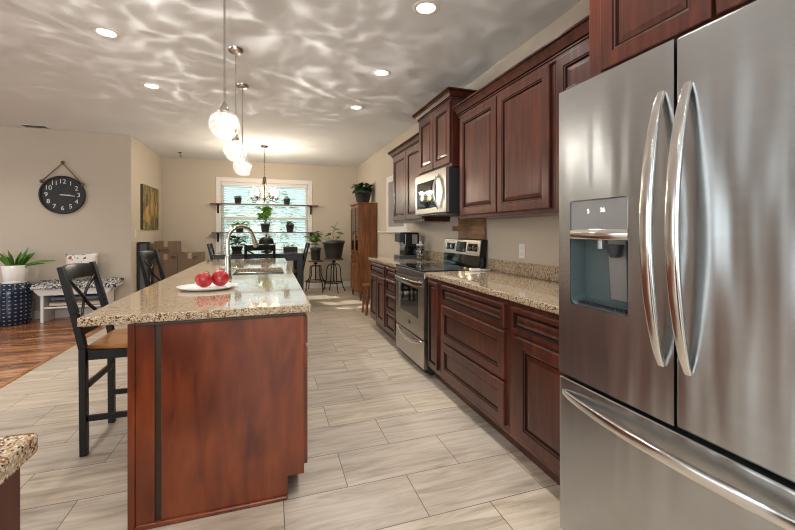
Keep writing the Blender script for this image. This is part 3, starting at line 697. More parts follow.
# ---------------------------------------------------------------- chairs
def make_chair(label, cat='chair', name='counter_chair', group=None):
    """faces +x; floor at z 0; origin between the rear feet"""
    t = thing(name, label, cat, (0, 0, 0), group)
    hw = .2
    for s_ in (-1, 1):
        y = s_ * hw; m = MB()
        m.beam((0.005, y, 0), (0, y, .60), .034, .042, up=(0, 1, 0)); m.beam((0, y, .60), (-.04, y, .80), .034, .042, up=(0, 1, 0)); m.beam((-.04, y, .80), (-.105, y, 1.065), .034, .042, up=(0, 1, 0), w2=.024)
        m.build('back_post', 'black', t, bev=.003)
    for s_ in (-1, 1):
        MB().beam((.395, s_ * .19, 0), (.385, s_ * .19, .585), .036, .036, up=(0, 1, 0), w2=.042, h2=.042).build('front_leg', 'black', t, bev=.003)
    # curved top rail
    m = MB(); n = 12; vs = []
    for i in range(n + 1):
        a = i / n * 2 - 1; y = a * (hw - .005); bx = -.035 * (1 - a * a)
        for z in (.972, 1.055): 
            zz = z + (.012 * (1 - a * a) if z > 1 else .008 * (1 - a * a))
            xx = -.082 - (z - .972) * .26 + bx
            vs += [(xx - .010, y, zz), (xx + .010, y, zz)]
    fs = []
    for i in range(n):
        b = i * 4; fs += [(b, b + 4, b + 5, b + 1), (b + 2, b + 3, b + 7, b + 6), (b, b + 2, b + 6, b + 4), (b + 1, b + 5, b + 7, b + 3)]
    fs += [(0, 1, 3, 2), (n * 4, n * 4 + 2, n * 4 + 3, n * 4 + 1)]
    m.add(vs, fs, 0, True); m.build('top_rail', 'black', t, bev=.003)
    MB().beam((-.02, -hw, .690), (-.02, hw, .690), .022, .045, up=(0, 0, 1)).build('lower_rail', 'black', t, bev=.003)
    for s_, ox in ((-1, 0), (1, .012)):
        m = MB(); pts = []
        for i in range(11):
            a = i / 10; y = s_ * (hw - .02) * (1 - 2 * a); y = s_ * (hw - .025) * math.copysign(abs(1 - 2 * a) ** 1.25, 1 - 2 * a)
            z = .705 + a * .275; pts.append((-.022 - a * .062 - .022 * sin(pi * a) + ox, y, z))
        m.tube(pts, 1, 8, sec=(.011, .006), up=(1, 0, 0)); m.build('cross_slat', 'black', t)
    for s_ in (-1, 1): B(.02, .37, s_ * .19 - .011, s_ * .19 + .011, .532, .586).build('seat_apron', 'black', t, bev=.002)
    B(.375, .397, -.17, .17, .532, .586).build('seat_apron', 'black', t, bev=.002); B(-.011, .011, -.18, .18, .532, .586).build('seat_apron', 'black', t, bev=.002)
    # saddle seat
    m = MB(); nx, ny = 10, 12; vs = []
    for i in range(nx + 1):
        for j in range(ny + 1):
            u, v = i / nx, j / ny * 2 - 1
            hwid = .185 + .035 * min(1, u * 2.2); x = .015 + .415 * u; 
            if u > .8: hwid -= .035 * ((u - .8) / .2) ** 2
            dip = -.010 * (1 - abs(v) ** 2) * sin(pi * min(1, u * 1.05))
            vs.append((x, v * hwid, .614 + dip))
    k = len(vs); vs += [(x, y * .97, .588) for x, y, z in vs]; fs = []
    W_ = ny + 1
    for i in range(nx):
        for j in range(ny): a = i * W_ + j; fs += [(a, a + W_, a + W_ + 1, a + 1), (k + a, k + a + 1, k + a + W_ + 1, k + a + W_)]
    edge = [j for j in range(W_)] + [i * W_ + ny for i in range(1, nx + 1)] + [nx * W_ + j for j in range(ny - 1, -1, -1)] + [i * W_ for i in range(nx - 1, 0, -1)]
    for a, b in zip(edge, edge[1:] + edge[:1]): fs.append((a, b, k + b, k + a))
    m.add(vs, fs, 0, True); m.build('seat', 'honey', t, bev=.004)
    for s_ in (-1, 1): MB().beam((.01, s_ * .19, .20), (.385, s_ * .19, .20), .02, .032).build('side_stretcher', 'black', t, bev=.002)
    MB().beam((.01, -.18, .385), (.01, .18, .385), .02, .034).build('back_stretcher', 'black', t, bev=.002)
    MB().beam((.39, -.18, .25), (.39, .18, .25), .022, .036).build('front_stretcher', 'black', t, bev=.002)
    return t
c0 = make_chair('black X-back counter chair with a honey wood seat at the near island corner')
c0.location = (-1.0, 2.82, 0)
def chair_at(x, y, rz, label, group=None):
    c = copy_tree(c0); c.location = (x, y, 0); c.rotation_euler = (0, 0, R(rz)); c['label'] = label
    return c
chair_at(-1.075, 4.50, -6, 'black X-back counter chair at the island in front of the cardboard boxes')
chair_at(-.14, 6.20, 90, 'black X-back chair on the near side of the dining table, back to the island')
chair_at(.515, 6.79, 180, 'black chair at the right end of the black dining table, beside the plant stools')
chair_at(-.82, 6.85, 0, 'black chair at the left end of the black dining table near the boxes')

# ---------------------------------------------------------------- dining table
t = thing('dining_table', 'black counter-height dining table in front of the window', 'table', (-.17, 7.05, 0))
tx0, tx1, ty0, ty1 = -.835, .525, 6.43, 7.70
B(tx0, tx1, ty0, ty1, .880, .910).build('tabletop', 'tabletop', t, bev=.004)
m = MB(); m.box(tx0 + .02, tx1 - .02, ty0 + .02, ty0 + .045, .79, .8795).box(tx0 + .02, tx1 - .02, ty1 - .045, ty1 - .02, .79, .8795).box(tx0 + .02, tx0 + .045, ty0 + .045, ty1 - .045, .79, .8795).box(tx1 - .045, tx1 - .02, ty0 + .045, ty1 - .045, .79, .8795)
m.build('apron', 'table', t, bev=.002)
for x in (tx0 + .06, tx1 - .06):
    for y in (ty0 + .06, ty1 - .06): B(x - .042, x + .042, y - .042, y + .042, 0, .8795).build('leg', 'table', t, bev=.003)

# ---------------------------------------------------------------- plants
def pot(t, c, r, h, m_='pot_dark', taper=.74, rim=True, name='pot'):
    x, y, z = c; rt = r; rb = r * taper
    prof = [(rb, 0), (rb + (rt - rb) * .82, h * .82)]
    if rim: prof += [(rt * .99, h * .82), (rt * 1.03, h * .84), (rt * 1.03, h)]
    else: prof += [(rt, h)]
    prof += [(rt * .93, h), (rt * .88, h * .86), (.001, h * .86)]
    MB().lathe(prof, c, 28, mi=0).build(name, m_, t)
    MB().lathe([(rt * .86, h * .865), (rt * .5, h * .885), (.001, h * .89)], c, 20, cap=False).build('soil', 'soil', t)
def potted(label, c, r, h, leaves, mat_leaf, m_='pot_dark', seed=0, name='potted_plant', taper=.74, group=None, stems=None, rim=True, clamp=None):
    t = thing(name, label, 'plant', c, group); pot(t, c, r, h, m_, taper, rim); rnd = random.Random(seed); m = MB(); s_ = MB()
    top = Vector((c[0], c[1], c[2] + h * .88)); leaves(m, s_, top, rnd)
    if clamp: m.v = [(min(x, clamp[0]), min(y, clamp[1]), min(z, clamp[2])) for x, y, z in m.v]; s_.v = [(min(x, clamp[0]), min(y, clamp[1]), min(z, clamp[2])) for x, y, z in s_.v]
    m.build('foliage', mat_leaf, t)
    if s_.v: s_.build('stems', 'stem', t)
    return t
def bushy(n, L, w, spread, rise, droop=.5):
    def f(m, s_, p, rnd):
        for i in range(n):
            a = rnd.uniform(0, 2 * pi); e = rnd.uniform(.1, 1); q = p + Vector((cos(a) * spread * e * .6, sin(a) * spread * e * .6, rise * rnd.uniform(.15, 1)))
            m.leaf(q, (cos(a), sin(a), rnd.uniform(-.1, .9)), L * rnd.uniform(.7, 1.2), w * rnd.uniform(.7, 1.2), droop, seg=3, side=rnd.uniform(-.5, .5))
        for i in range(7):
            a = i * .9; s_.tube([p - Vector((0, 0, .01)), p + Vector((cos(a) * spread * .3, sin(a) * spread * .3, rise * .55)), p + Vector((cos(a) * spread * .6, sin(a) * spread * .6, rise * .8))], .003, 6)
    return f
def stalks(defs, L, w, nl):
    """defs: list of stem point lists relative to soil"""
    def f(m, s_, p, rnd):
        for st in defs:
            pts = [p + Vector(q) for q in st]; s_.tube(pts, [.006] * (len(pts) - 1) + [.003], 6)
            for i in range(nl):
                k = rnd.uniform(.35, 1) * (len(pts) - 1); j = min(int(k), len(pts) - 2); q = pts[j].lerp(pts[j + 1], k - j); a = rnd.uniform(0, 2 * pi)
                m.leaf(q, (cos(a), sin(a), rnd.uniform(-.2, .6)), L * rnd.uniform(.7, 1.25), w * rnd.uniform(.8, 1.2), .5, seg=3, side=rnd.uniform(-.6, .6))
    return f
# wall shelves over the window
def shelf(label, x0, x1, z, bx):
    t = thing('wall_shelf', label, 'shelf', ((x0 + x1) / 2, YB - .12, z))
    B(x0, x1, YB - .215, YB - .0235, z - .018, z).build('shelf_board', 'stooltop', t, bev=.002)
    for b in bx:
        m = MB(); m.box(b - .018, b + .018, YB - .033, YB - .0235, z - .20, z - .0185).box(b - .018, b + .018, YB - .19, YB - .033, z - .030, z - .0185).beam((b, YB - .16, z - .03), (b, YB - .03, z - .15), .014, .012)
        m.build('bracket', 'iron', t)
SH1, SH2 = 1.838, 1.248
shelf('upper narrow shelf across the window, holding two small pots', -1.15, 1.01, SH1, (-1.02, .86)); shelf('lower narrow shelf across the window, holding three plants', -1.12, .99, SH2, (-1.02, .86))
PY = YB - .12
potted('small succulent in a dark pot at the left of the upper window shelf', (-.63, PY, SH1 + .0005), .072, .125, bushy(26, .05, .035, .07, .05), 'leaf', seed=1, clamp=(9, YB - .03, 9))
potted('small leafy plant in a dark pot at the right of the upper window shelf', (.345, PY, SH1 + .0005), .072, .125, bushy(20, .045, .03, .06, .04), 'leaf', seed=2, clamp=(9, YB - .03, 9))
potted('spreading fern-like plant at the left of the lower window shelf', (-.60, PY, SH2 + .0005), .085, .10, bushy(80, .15, .035, .13, .08), 'leaf_light', seed=3, clamp=(9, YB - .03, 9))
potted('tall bright green ivy in a dark pot in the middle of the window', (-.095, PY, SH2 + .0005), .095, .185, stalks([[(0, 0, 0), (-.03, .0, .2), (-.08, 0, .33)], [(0, 0, 0), (.04, .0, .22), (.08, 0, .34)], [(0, 0, 0), (.0, -.02, .2), (.01, -.03, .37)], [(0, 0, 0), (.03, -.02, .25), (.05, -.03, .36)], [(0, 0, 0), (-.06, -.02, .15), (-.12, -.03, .22)]], .10, .085, 26), 'leaf_light', seed=4, clamp=(9, YB - .03, SH1 - .035))
potted('pale rosette plant in a dark pot at the right of the lower window shelf', (.41, PY, SH2 + .0005), .088, .17, bushy(44, .07, .035, .09, .07), 'leaf_pale', seed=5, clamp=(9, YB - .03, 9))
# on the table
TT = .9105
potted('dark leafy plant in a low pot on the left of the dining table', (-.55, 7.3, TT), .10, .09, bushy(46, .12, .06, .14, .17), 'leaf_dark', seed=6)
t = thing('planter_tray', 'low black planter of short greens on the right of the dining table', 'planter', (.36, 7.4, TT))
B(.235, .485, 7.34, 7.46, TT, TT + .065).build('tray', 'black_matte', t, bev=.004)
m = MB(); rnd = random.Random(7)
for i in range(34):
    a = rnd.uniform(0, 2 * pi); m.leaf((rnd.uniform(.25, .47), rnd.uniform(7.36, 7.44), TT + .062), (cos(a), sin(a) * .4, rnd.uniform(.5, 1.2)), rnd.uniform(.05, .12), .016, .5, seg=3)
m.build('foliage', 'leaf', t)
t = thing('cake_stand', 'black domed cake stand in the middle of the dining table', 'cake stand', (-.06, 7.0, TT))
MB().lathe([(.085, 0), (.085, .008), (.03, .02), (.016, .04), (.016, .115), (.05, .13), (.16, .135), (.16, .145), (.001, .145)], (-.06, 7.0, TT), 28).build('stand', 'black_matte', t)
MB().lathe([(.125, .1455), (.122, .18), (.105, .225), (.06, .255), (.001, .262)], (-.06, 7.0, TT), 28).build('dome_lid', 'iron', t)
MB().lathe([(.007, .261), (.007, .275), (.016, .283), (.012, .297), (.001, .30)], (-.06, 7.0, TT), 14).build('knob', 'iron', t)


# plant stools
def plant_stool(label, x, y, h, r, bend, rot):
    t = thing('plant_stool', label, 'stool', (x, y, 0))
    MB().lathe([(r - .004, 0), (r, .006), (r, .026), (r - .004, .032)], (x, y, h - .032), 32).build('seat', 'stooltop', t)
    m = MB(); m.lathe([(.013, 0), (.013, h - .26)], (x, y, .225), 12); m.lathe([(.05, 0), (.03, .03), (.02, .05)], (x, y, h - .085), 16); m.build('screw_post', 'iron', t)
    for k in range(4):
        a = R(rot + 90 * k); ca, sa = cos(a), sin(a); zt = h - .12
        if bend == 'square': p = [(.015, zt), (.10, zt), (.135, zt - .005), (.14, zt - .04), (.15, zt - .22), (.235, .16), (.25, 0)]
        else: p = [(.01, zt - .0), (.07, zt + .005), (.125, zt - .03), (.15, zt - .10), (.16, zt - .30), (.20, .12), (.255, 0)]
        MB().tube([(x + q * ca, y + q * sa, z) for q, z in p], .011, 8).build('leg', 'iron', t)
    zr = .20; rr = .215 if bend == 'square' else .185
    m = MB(); m.tube([(x + rr * cos(2 * pi * i / 32), y + rr * sin(2 * pi * i / 32), zr) for i in range(33)], .009, 8, cap=False); m.build('foot_ring', 'iron', t)
    m = MB(); m.tube([(x - rr, y, zr), (x + rr, y, zr)], .007, 6).tube([(x, y - rr, zr + .001), (x, y + rr, zr + .001)], .007, 6); m.build('ring_spokes', 'iron', t)
plant_stool('iron industrial stool with square shoulders, holding the smaller pot', .93, 8.40, .645, .165, 'square', 30)
plant_stool('iron industrial stool with arched legs beside the china cabinet, holding the large pot', 1.265, 8.06, .70, .20, 'arch', 12)
potted('leafy plant in a small dark pot on the left plant stool', (.93, 8.40, .6455), .112, .27, stalks([[(0, 0, 0), (.01, 0, .18), (-.02, 0, .30), (0, 0, .36)], [(0, 0, 0), (-.03, 0, .15), (-.16, .0, .27)], [(0, 0, 0), (.03, 0, .18), (.07, 0, .34)], [(0, 0, 0), (.0, -.04, .16), (-.06, -.08, .25)]], .10, .08, 13), 'leaf', seed=11, taper=.8)
t = potted('sparse plant in a large dark grey pot beside the china cabinet', (1.265, 8.06, .7005), .225, .37, stalks([[(0, 0, 0), (-.02, 0, .2), (.05, 0, .38), (.10, 0, .46)], [(0, 0, 0), (-.09, 0, .1), (-.12, 0, .2)], [(0, 0, 0), (.09, 0, .12), (.16, 0, .2)]], .12, .09, 4), 'leaf', seed=13, taper=.72)
# ---------------------------------------------------------------- china cabinet
t = thing('china_cabinet', 'tall antique wooden china cabinet with glass doors', 'cabinet', (1.70, 7.28, 0))
cx0, cx1, cy0, cy1, ch = 1.54, 1.885, 6.92, 7.66, 1.80
B(cx0 + .022, cx1, cy0 + .004, cy1 - .004, .11, 1.77).build('cabinet_body', 'oak', t, bev=.003)
B(cx0 - .015, cx1, cy0 - .015, cy1 + .015, 1.7705, ch).build('top', 'oak', t, bev=.006)
B(cx0 + .0, cx1, cy0 - .004, cy1 + .004, .80, .815).build('waist_molding', 'oak', t, bev=.004) if False else None
for x in (cx0 + .045, cx1 - .03):
    for y in (cy0 + .03, cy1 - .03): MB().beam((x, y, 0), (x, y, .1095), .03, .03, w2=.045, h2=.045).build('foot', 'oak', t)
for y0, y1 in ((cy0 + .012, 7.285), (7.295, cy1 - .012)):
    d = slab_hole(MB(), cx0, cx0 + .0215, y0, y1, .84, 1.755, y0 + .05, y1 - .05, .90, 1.70).build('glass_door', 'oak', t, bev=.002)
    B(cx0 + .008, cx0 + .012, y0 + .05, y1 - .05, .90, 1.70).build('pane', 'black_gloss', d)
    MB().lathe([(.008, 0), (.012, .015), (.001, .02)], (cx0 - .012, (y0 + .025 if y0 > 7.1 else y1 - .025), 1.25), 10).build('knob', 'bronze', d)
    d = MB().rings((cx0 + .0215, y1, .14), (0, -1, 0), (0, 0, 1), (-1, 0, 0), y1 - y0, .54, [(0, 0), (0, .0215), (.05, .0215), (.056, .012), (.08, .018)], [0] * 5).build('door', 'oak', t)
    d = B(cx0, cx0 + .0215, y0, y1, .70, .82).build('drawer', 'oak', t, bev=.003)
    MB().ball((cx0 - .008, (y0 + y1) / 2, .76), .012).build('knob', 'bronze', d)
potted('bushy dark plant in a charcoal pot on top of the china cabinet', (1.69, 7.22, 1.8005), .165, .235, bushy(95, .15, .075, .20, .15, .9), 'leaf_dark', seed=21, taper=.7, clamp=(1.88, 9, 9))
# wooden stool
t = thing('wooden_stool', 'small honey brown wooden stool at the end of the far base cabinets', 'stool', (1.46, 5.75, 0))
B(1.36, 1.66, 5.62, 5.88, .425, .452).build('seat', 'oak', t, bev=.006)
for sx in (-1, 1):
    for sy in (-1, 1): MB().beam((1.51 + sx * .14, 5.75 + sy * .12, 0), (1.51 + sx * .10, 5.75 + sy * .09, .4248), .026, .026, w2=.034, h2=.034).build('leg', 'oak', t)
m = MB(); [m.beam((1.51 + sx * .125, 5.75 - .105, .16), (1.51 + sx * .125, 5.75 + .105, .16), .018, .018) for sx in (-1, 1)]; m.build('stretcher', 'oak', t)
# right wall: frame, rail, outlet
t = thing('wall_frame', 'white framed panel on the right wall behind the far wall cabinet', 'frame', (XR - .015, 5.75, 1.24))
slab_hole(MB(), XR - .03, XR - .001, 5.25, 6.25, 1.24, 2.17, 5.36, 6.14, 1.34, 2.07).build('frame', 'white', t, bev=.004)
B(XR - .02, XR - .002, 5.36, 6.14, 1.34, 2.07).build('panel', mat('frame_backing', (.30, .26, .25), .5), t)
t = thing('towel_bar', 'thin white rail on the right wall left of the coffee maker', 'rail', (XR - .04, 6.3, 1.24))
MB().tube([(XR - .05, 5.15, 1.252), (XR - .05, 6.74, 1.252)], .009, 10).build('bar', 'white', t)
for y in (5.2, 6.70): MB().tube([(XR - .05, y, 1.252), (XR - .001, y, 1.252)], [.011, .018], 10).build('bracket', 'white', t)
t = thing('wall_outlet', 'white electrical outlet above the granite backsplash', 'outlet', (XR, 2.585, 1.06))
B(XR - .006, XR - .0005, 2.55, 2.622, 1.05, 1.165).build('cover_plate', 'plug', t, bev=.002)
for z in (1.083, 1.132): B(XR - .008, XR - .0055, 2.57, 2.602, z - .014, z + .014).build('socket', 'white', t, bev=.002)
# counter items
t = thing('coffee_maker', 'black pod coffee maker on the far countertop', 'coffee maker', (1.72, 4.72, .914))
z0 = .9145
B(1.545, 1.82, 4.60, 4.83, z0, z0 + .045).build('drip_base', 'dark_grey', t, bev=.006)
B(1.625, 1.82, 4.60, 4.83, z0 + .0455, z0 + .33).build('body', 'black_gloss', t, bev=.012)
B(1.555, 1.6245, 4.605, 4.825, z0 + .215, z0 + .325).build('brew_head', 'black_matte', t, bev=.012)
B(1.553, 1.56, 4.66, 4.77, z0 + .08, z0 + .21).build('spout_panel', 'silver_panel', t) if False else None
MB().lathe([(.018, 0), (.022, .03)], (1.59, 4.715, z0 + .185), 14).build('spout', 'silver_panel', t)
B(1.56, 1.80, 4.61, 4.82, z0 + .3305, z0 + .342).build('lid', 'steel_bright', t, bev=.004)
B(1.72, 1.79, 4.5975, 4.5998, z0 + .19, z0 + .31).build('side_label', 'silver_panel', t)
t = thing('glass_jar', 'glass jar filled with coffee pods beside the coffee maker', 'jar', (1.77, 4.44, .914))
MB().lathe([(.055, 0), (.062, .01), (.062, .14), (.05, .165), (.05, .175)], (1.77, 4.44, z0), 24, cap=False).build('jar_body', 'glass', t)
m = MB(); rnd = random.Random(3)
for k in range(26):
    a = rnd.uniform(0, 2 * pi); r = .036 * sqrt(rnd.random()); m.ball((1.77 + r * cos(a), 4.44 + r * sin(a), z0 + .022 + .115 * k / 26), .02, 8, 6)
m.build('coffee_pods', 'pods', t)
MB().lathe([(.052, .176), (.052, .19), (.02, .196), (.018, .225), (.001, .23)], (1.77, 4.44, z0), 20).build('lid', 'white_gloss', t)
t = thing('cutting_board', 'dark wooden cutting board with a handle standing on the range backguard', 'board', (1.885, 3.37, 1.1855))
B(1.872, 1.892, 3.115, 3.635, 1.1855, 1.405).build('board', 'board', t, bev=.006)
B(1.873, 1.891, 3.6355, 3.775, 1.268, 1.318).build('handle', 'board', t, bev=.006)
t = thing('spoon_rest', 'white spoon rest on the countertop at the range corner', 'spoon rest', (1.75, 3.0, .914))
m = MB(); m.lathe([(.001, .004), (.04, .004), (.052, .014), (.054, .012), (.042, 0), (.001, 0)], (1.815, 3.0, z0), 24, sx=1.1, sy=.75); m.build('bowl', 'white_gloss', t)
B(1.66, 1.752, 2.975, 3.015, z0, z0 + .024).build('handle', 'white_gloss', t, bev=.006)

# ---------------------------------------------------------------- near counter, lower left
t = thing('countertop', 'corner of a granite countertop at the lower left edge', 'countertop', (-.8, .3, .876))
B(-1.3, -.383, -.5, .838, .8762, .914).build('slab', 'granite', t, bev=.008, seg=3)
t = thing('base_cabinet', 'cherry cabinet under the granite corner at the lower left edge', 'cabinet', (-.8, .3, 0))
B(-1.28, -.405, -.5, .80, 0, .8755).build('cabinet_body', 'cherry', t, bev=.002)
B(-.4045, -.392, .74, .802, 0, .8755).build('corner_stile', 'cherry', t, bev=.002)

# ---------------------------------------------------------------- lights in the place, plus added fill downlights
def caustic_nodes(l, scale, seed):
    l.use_nodes = True; t = l.node_tree; t.nodes.clear(); L = t.links.new; nn = t.nodes.new
    o = nn('ShaderNodeOutputLight'); em = nn('ShaderNodeEmission'); g = nn('ShaderNodeNewGeometry'); sp = nn('ShaderNodeSeparateXYZ'); L(g.outputs['Incoming'], sp.inputs[0])
    mx = nn('ShaderNodeMath'); mx.operation = 'MAXIMUM'; L(sp.outputs[2], mx.inputs[0]); mx.inputs[1].default_value = .08
    dv = nn('ShaderNodeVectorMath'); dv.operation = 'DIVIDE'; L(g.outputs['Incoming'], dv.inputs[0])
    cb = nn('ShaderNodeCombineXYZ'); [L(mx.outputs[0], cb.inputs[i]) for i in range(3)]; L(cb.outputs[0], dv.inputs[1])
    add = nn('ShaderNodeVectorMath'); add.operation = 'ADD'; L(dv.outputs[0], add.inputs[0]); add.inputs[1].default_value = (seed * 3.7, seed * 1.9, seed)
    ns = nn('ShaderNodeTexNoise'); ns.inputs['Scale'].default_value = 1.1; ns.inputs['Detail'].default_value = 1; L(add.outputs[0], ns.inputs['Vector'])
    ma = nn('ShaderNodeVectorMath'); ma.operation = 'MULTIPLY_ADD'; L(ns.outputs['Color'], ma.inputs[0]); ma.inputs[1].default_value = (1.3, 1.3, 0); L(add.outputs[0], ma.inputs[2])
    v = nn('ShaderNodeTexVoronoi'); v.feature = 'SMOOTH_F1'; v.voronoi_dimensions = '2D'; v.inputs['Scale'].default_value = scale; v.inputs['Smoothness'].default_value = .25; L(ma.outputs[0], v.inputs['Vector'])
    p = nn('ShaderNodeMath'); p.operation = 'POWER'; L(v.outputs['Distance'], p.inputs[0]); p.inputs[1].default_value = 4.0
    n2 = nn('ShaderNodeTexNoise'); n2.inputs['Scale'].default_value = .8; L(add.outputs[0], n2.inputs['Vector'])
    pm = nn('ShaderNodeMath'); pm.operation = 'MULTIPLY'; L(p.outputs[0], pm.inputs[0]); L(n2.outputs[0], pm.inputs[1])
    # only upward directions get the pattern
    up = nn('ShaderNodeMapRange'); L(sp.outputs[2], up.inputs[0]); up.inputs[1].default_value = .05; up.inputs[2].default_value = .25
    q = nn('ShaderNodeMath'); q.operation = 'MULTIPLY'; L(pm.outputs[0], q.inputs[0]); L(up.outputs[0], q.inputs[1])
    s_ = nn('ShaderNodeMath'); s_.operation = 'MULTIPLY_ADD'; L(q.outputs[0], s_.inputs[0]); s_.inputs[1].default_value = 6.5; s_.inputs[2].default_value = .16
    L(s_.outputs[0], em.inputs[1]); em.inputs[0].default_value = (1, 1, 1, 1); L(em.outputs[0], o.inputs[0])
def pendant(y, label, seed):
    x = -.265; zc = 1.917; r = .09
    t = thing('pendant_light', label, 'pendant light', (x, y, ZC), 'glass globe pendants over the island')
    MB().lathe([(.02, -.032), (.05, -.028), (.062, -.012), (.064, -.0005)], (x, y, ZC), 24).build('ceiling_canopy', 'nickel', t)
    MB().tube([(x, y, zc + r + .05), (x, y, ZC - .03)], .006, 8).build('rod', 'nickel', t)
    MB().lathe([(.026, 0), (.027, .02), (.018, .045), (.008, .06)], (x, y, zc + r - .008), 16).build('socket_cap', 'nickel', t)
    prof = [(max(r * sin(pi * i / 24), .012), -r * cos(pi * i / 24)) for i in range(23)]
    m = MB().lathe(prof, (x, y, zc), 32, cap=False); m.build('glass_globe', 'crackle', t)
    MB().lathe([(.001, -.03), (.014, -.026), (.020, -.010), (.020, .005), (.012, .03), (.011, .06)], (x, y, zc + .01), 14).build('bulb', 'bulb', t)
    l = light('pendant_lamp', 'POINT', (0, 0, zc - ZC - .035), 20, (1, .94, .86), shadow_soft_size=.006); l.parent = t
    caustic_nodes(l.data, 4.4, seed)
pendant(2.575, 'glass globe pendant over the island, nearest to the fridge', 1)
pendant(3.38, 'glass globe pendant over the island, middle of the row', 2)
pendant(4.19, 'glass globe pendant over the island, farthest of the row', 3)
def downlight(x, y, label):
    t = thing('recessed_downlight', label, 'downlight', (x, y, ZC), 'recessed ceiling downlights')
    MB().lathe([(.060, -.002), (.066, -.007), (.088, -.004), (.090, -.0004)], (x, y, ZC), 32, cap=False).build('trim_ring', 'white', t)
    MB().lathe([(.001, -.0035), (.061, -.0035), (.061, -.0015), (.001, -.0015)], (x, y, ZC), 28, cap=False).build('lens', 'lamp_glow', t)
    l = light('downlight_lamp', 'SPOT', (0, 0, -.012), 49, (1, .955, .89), spot_size=R(135), spot_blend=.8, shadow_soft_size=.05); l.parent = t
for x, y, lb in ((-1.155, 3.40, 'lit recessed downlight at the upper left, nearer one above the chairs'), (-1.14, 4.50, 'lit recessed downlight above the chairs, farther from the camera'), (.98, 2.36, 'lit recessed downlight at the top edge, nearest the fridge'), (.985, 3.455, 'lit recessed downlight above the aisle, second from the fridge'), (.975, 4.51, 'lit recessed downlight above the aisle, third from the fridge')): downlight(x, y, lb)
for x in (-1.15, .98):
    for y in (1.25, .1, -1.2): downlight(x, y, 'unseen fill downlight added in the kitchen ceiling outside the view')  # extra downlights out of view, added to brighten the kitchen
for x in (-3.4, -5.2):
    for y in (1.2, 3.6, 5.6): downlight(x, y, 'unseen fill downlight added in the living room ceiling')  # unseen downlights added as fill from the living room side
# chandelier
hx, hy = -.09, 7.05
t = thing('chandelier', 'dark metal chandelier with clear glass shades over the dining table', 'chandelier', (hx, hy, ZC))
MB().lathe([(.02, -.03), (.055, -.022), (.062, -.0005)], (hx, hy, ZC), 20).build('ceiling_canopy', 'bronze', t)
m = MB()
for k in range(20):
    z = 2.70 - k * .0245; a = 0 if k % 2 else pi / 2
    m.tube([(hx + .009 * cos(q) * cos(a), hy + .009 * cos(q) * sin(a), z + .017 * sin(q)) for q in [2 * pi * i / 10 for i in range(11)]], .0028, 5, cap=False)
m.build('chain', 'bronze', t)
MB().lathe([(.006, .0), (.024, -.02), (.024, -.05), (.012, -.06), (.012, -.36), (.022, -.38), (.012, -.42), (.001, -.43)], (hx, hy, 2.215), 16).build('hub', 'bronze', t)
for k in range(5):
    a = R(20 + 72 * k); ca, sa = cos(a), sin(a); P = lambda q, z: (hx + q * ca, hy + q * sa, z)
    MB().tube([P(.022, 2.19), P(.03, 2.10), P(.05, 1.98), P(.09, 1.85), P(.15, 1.79), P(.205, 1.80), P(.21, 1.82)], .0075, 8).build('arm', 'bronze', t)
    c = P(.21, 1.82)
    MB().lathe([(.03, 0), (.034, .008), (.02, .02), (.018, .045)], c, 14).build('lamp_socket', 'bronze', t)
    MB().lathe([(.034, .02), (.056, .05), (.060, .12), (.056, .19)], c, 20, cap=False).build('glass_shade', 'shade_glass', t)
    MB().lathe([(.011, .045), (.030, .085), (.030, .11), (.018, .15), (.001, .16)], c, 14).build('bulb', 'bulb', t)
    l = light('chandelier_lamp', 'POINT', (.21 * ca, .21 * sa, 2.02 - ZC), 10, (1, .86, .68), shadow_soft_size=.026); l.parent = t

# ---------------------------------------------------------------- ceiling bits
t = thing('ceiling_vent', 'slim white vent in the ceiling above the clock', 'vent', (-3.1, 6.78, ZC))
slab = MB().box(-3.28, -2.98, 6.66, 6.80, ZC - .008, ZC - .0005); slab.build('vent_frame', 'white', t, bev=.002)
m = MB(); [m.box(-3.26, -3.00, y, y + .008, ZC - .011, ZC - .0082) for y in [6.675 + .018 * k for k in range(7)]]; m.build('louvers', 'dark_grey', t)
t = thing('ceiling_hook', 'tiny dark hook hanging from the ceiling above the boxes', 'hook', (-1.6, 8.13, ZC))
MB().lathe([(.03, -.012), (.03, -.0005)], (-1.6, 8.13, ZC), 14).build('plate', 'iron', t)
MB().tube([(-1.6, 8.13, ZC - .012), (-1.6, 8.13, ZC - .05), (-1.58, 8.13, ZC - .075), (-1.60, 8.13, ZC - .095)], .006, 8).build('hook', 'iron', t)

# ---------------------------------------------------------------- clock
kx, ky, kz, kr = -2.878, YC, 1.797, .278
t = thing('wall_clock', 'round dark wall clock with white numerals hung by a rope', 'clock', (kx, ky, kz))
def ydisc(prof, c, n, mi=0):
    m = MB().lathe(prof, (0, 0, 0), n); m.v = [(c[0] + x, c[1] - z, c[2] + y) for x, y, z in m.v]; m.f = [f for f in m.f]; return m
ydisc([(kr * .93, .004), (kr * .93, .018), (.001, .018)], (kx, ky - .001, kz), 48).build('face', 'clockface', t)
ydisc([(kr, 0), (kr, .036), (kr - .022, .040), (kr - .026, .02)], (kx, ky - .001, kz), 48).build('rim', 'black_matte', t)
nums = [(str(h), .09, (kx + .195 * sin(h * pi / 6), ky - .0212, kz + .195 * cos(h * pi / 6)), (pi/2, 0, 0)) for h in range(1, 13)]
[text_obj('numeral', [b], 'clocknum', t) for b in nums]
for nm, L_, a, w in (('hour_hand', .10, 93, .014), ('minute_hand', .15, 96, .010)):
    d = Vector((sin(R(a)), 0, cos(R(a)))); p = Vector((kx, ky - (.024 if nm[0] == 'h' else .028), kz)); MB().beam(p - d * .03, p + d * L_, w, .002, up=(0, -1, 0)).build(nm, 'clocknum', t)
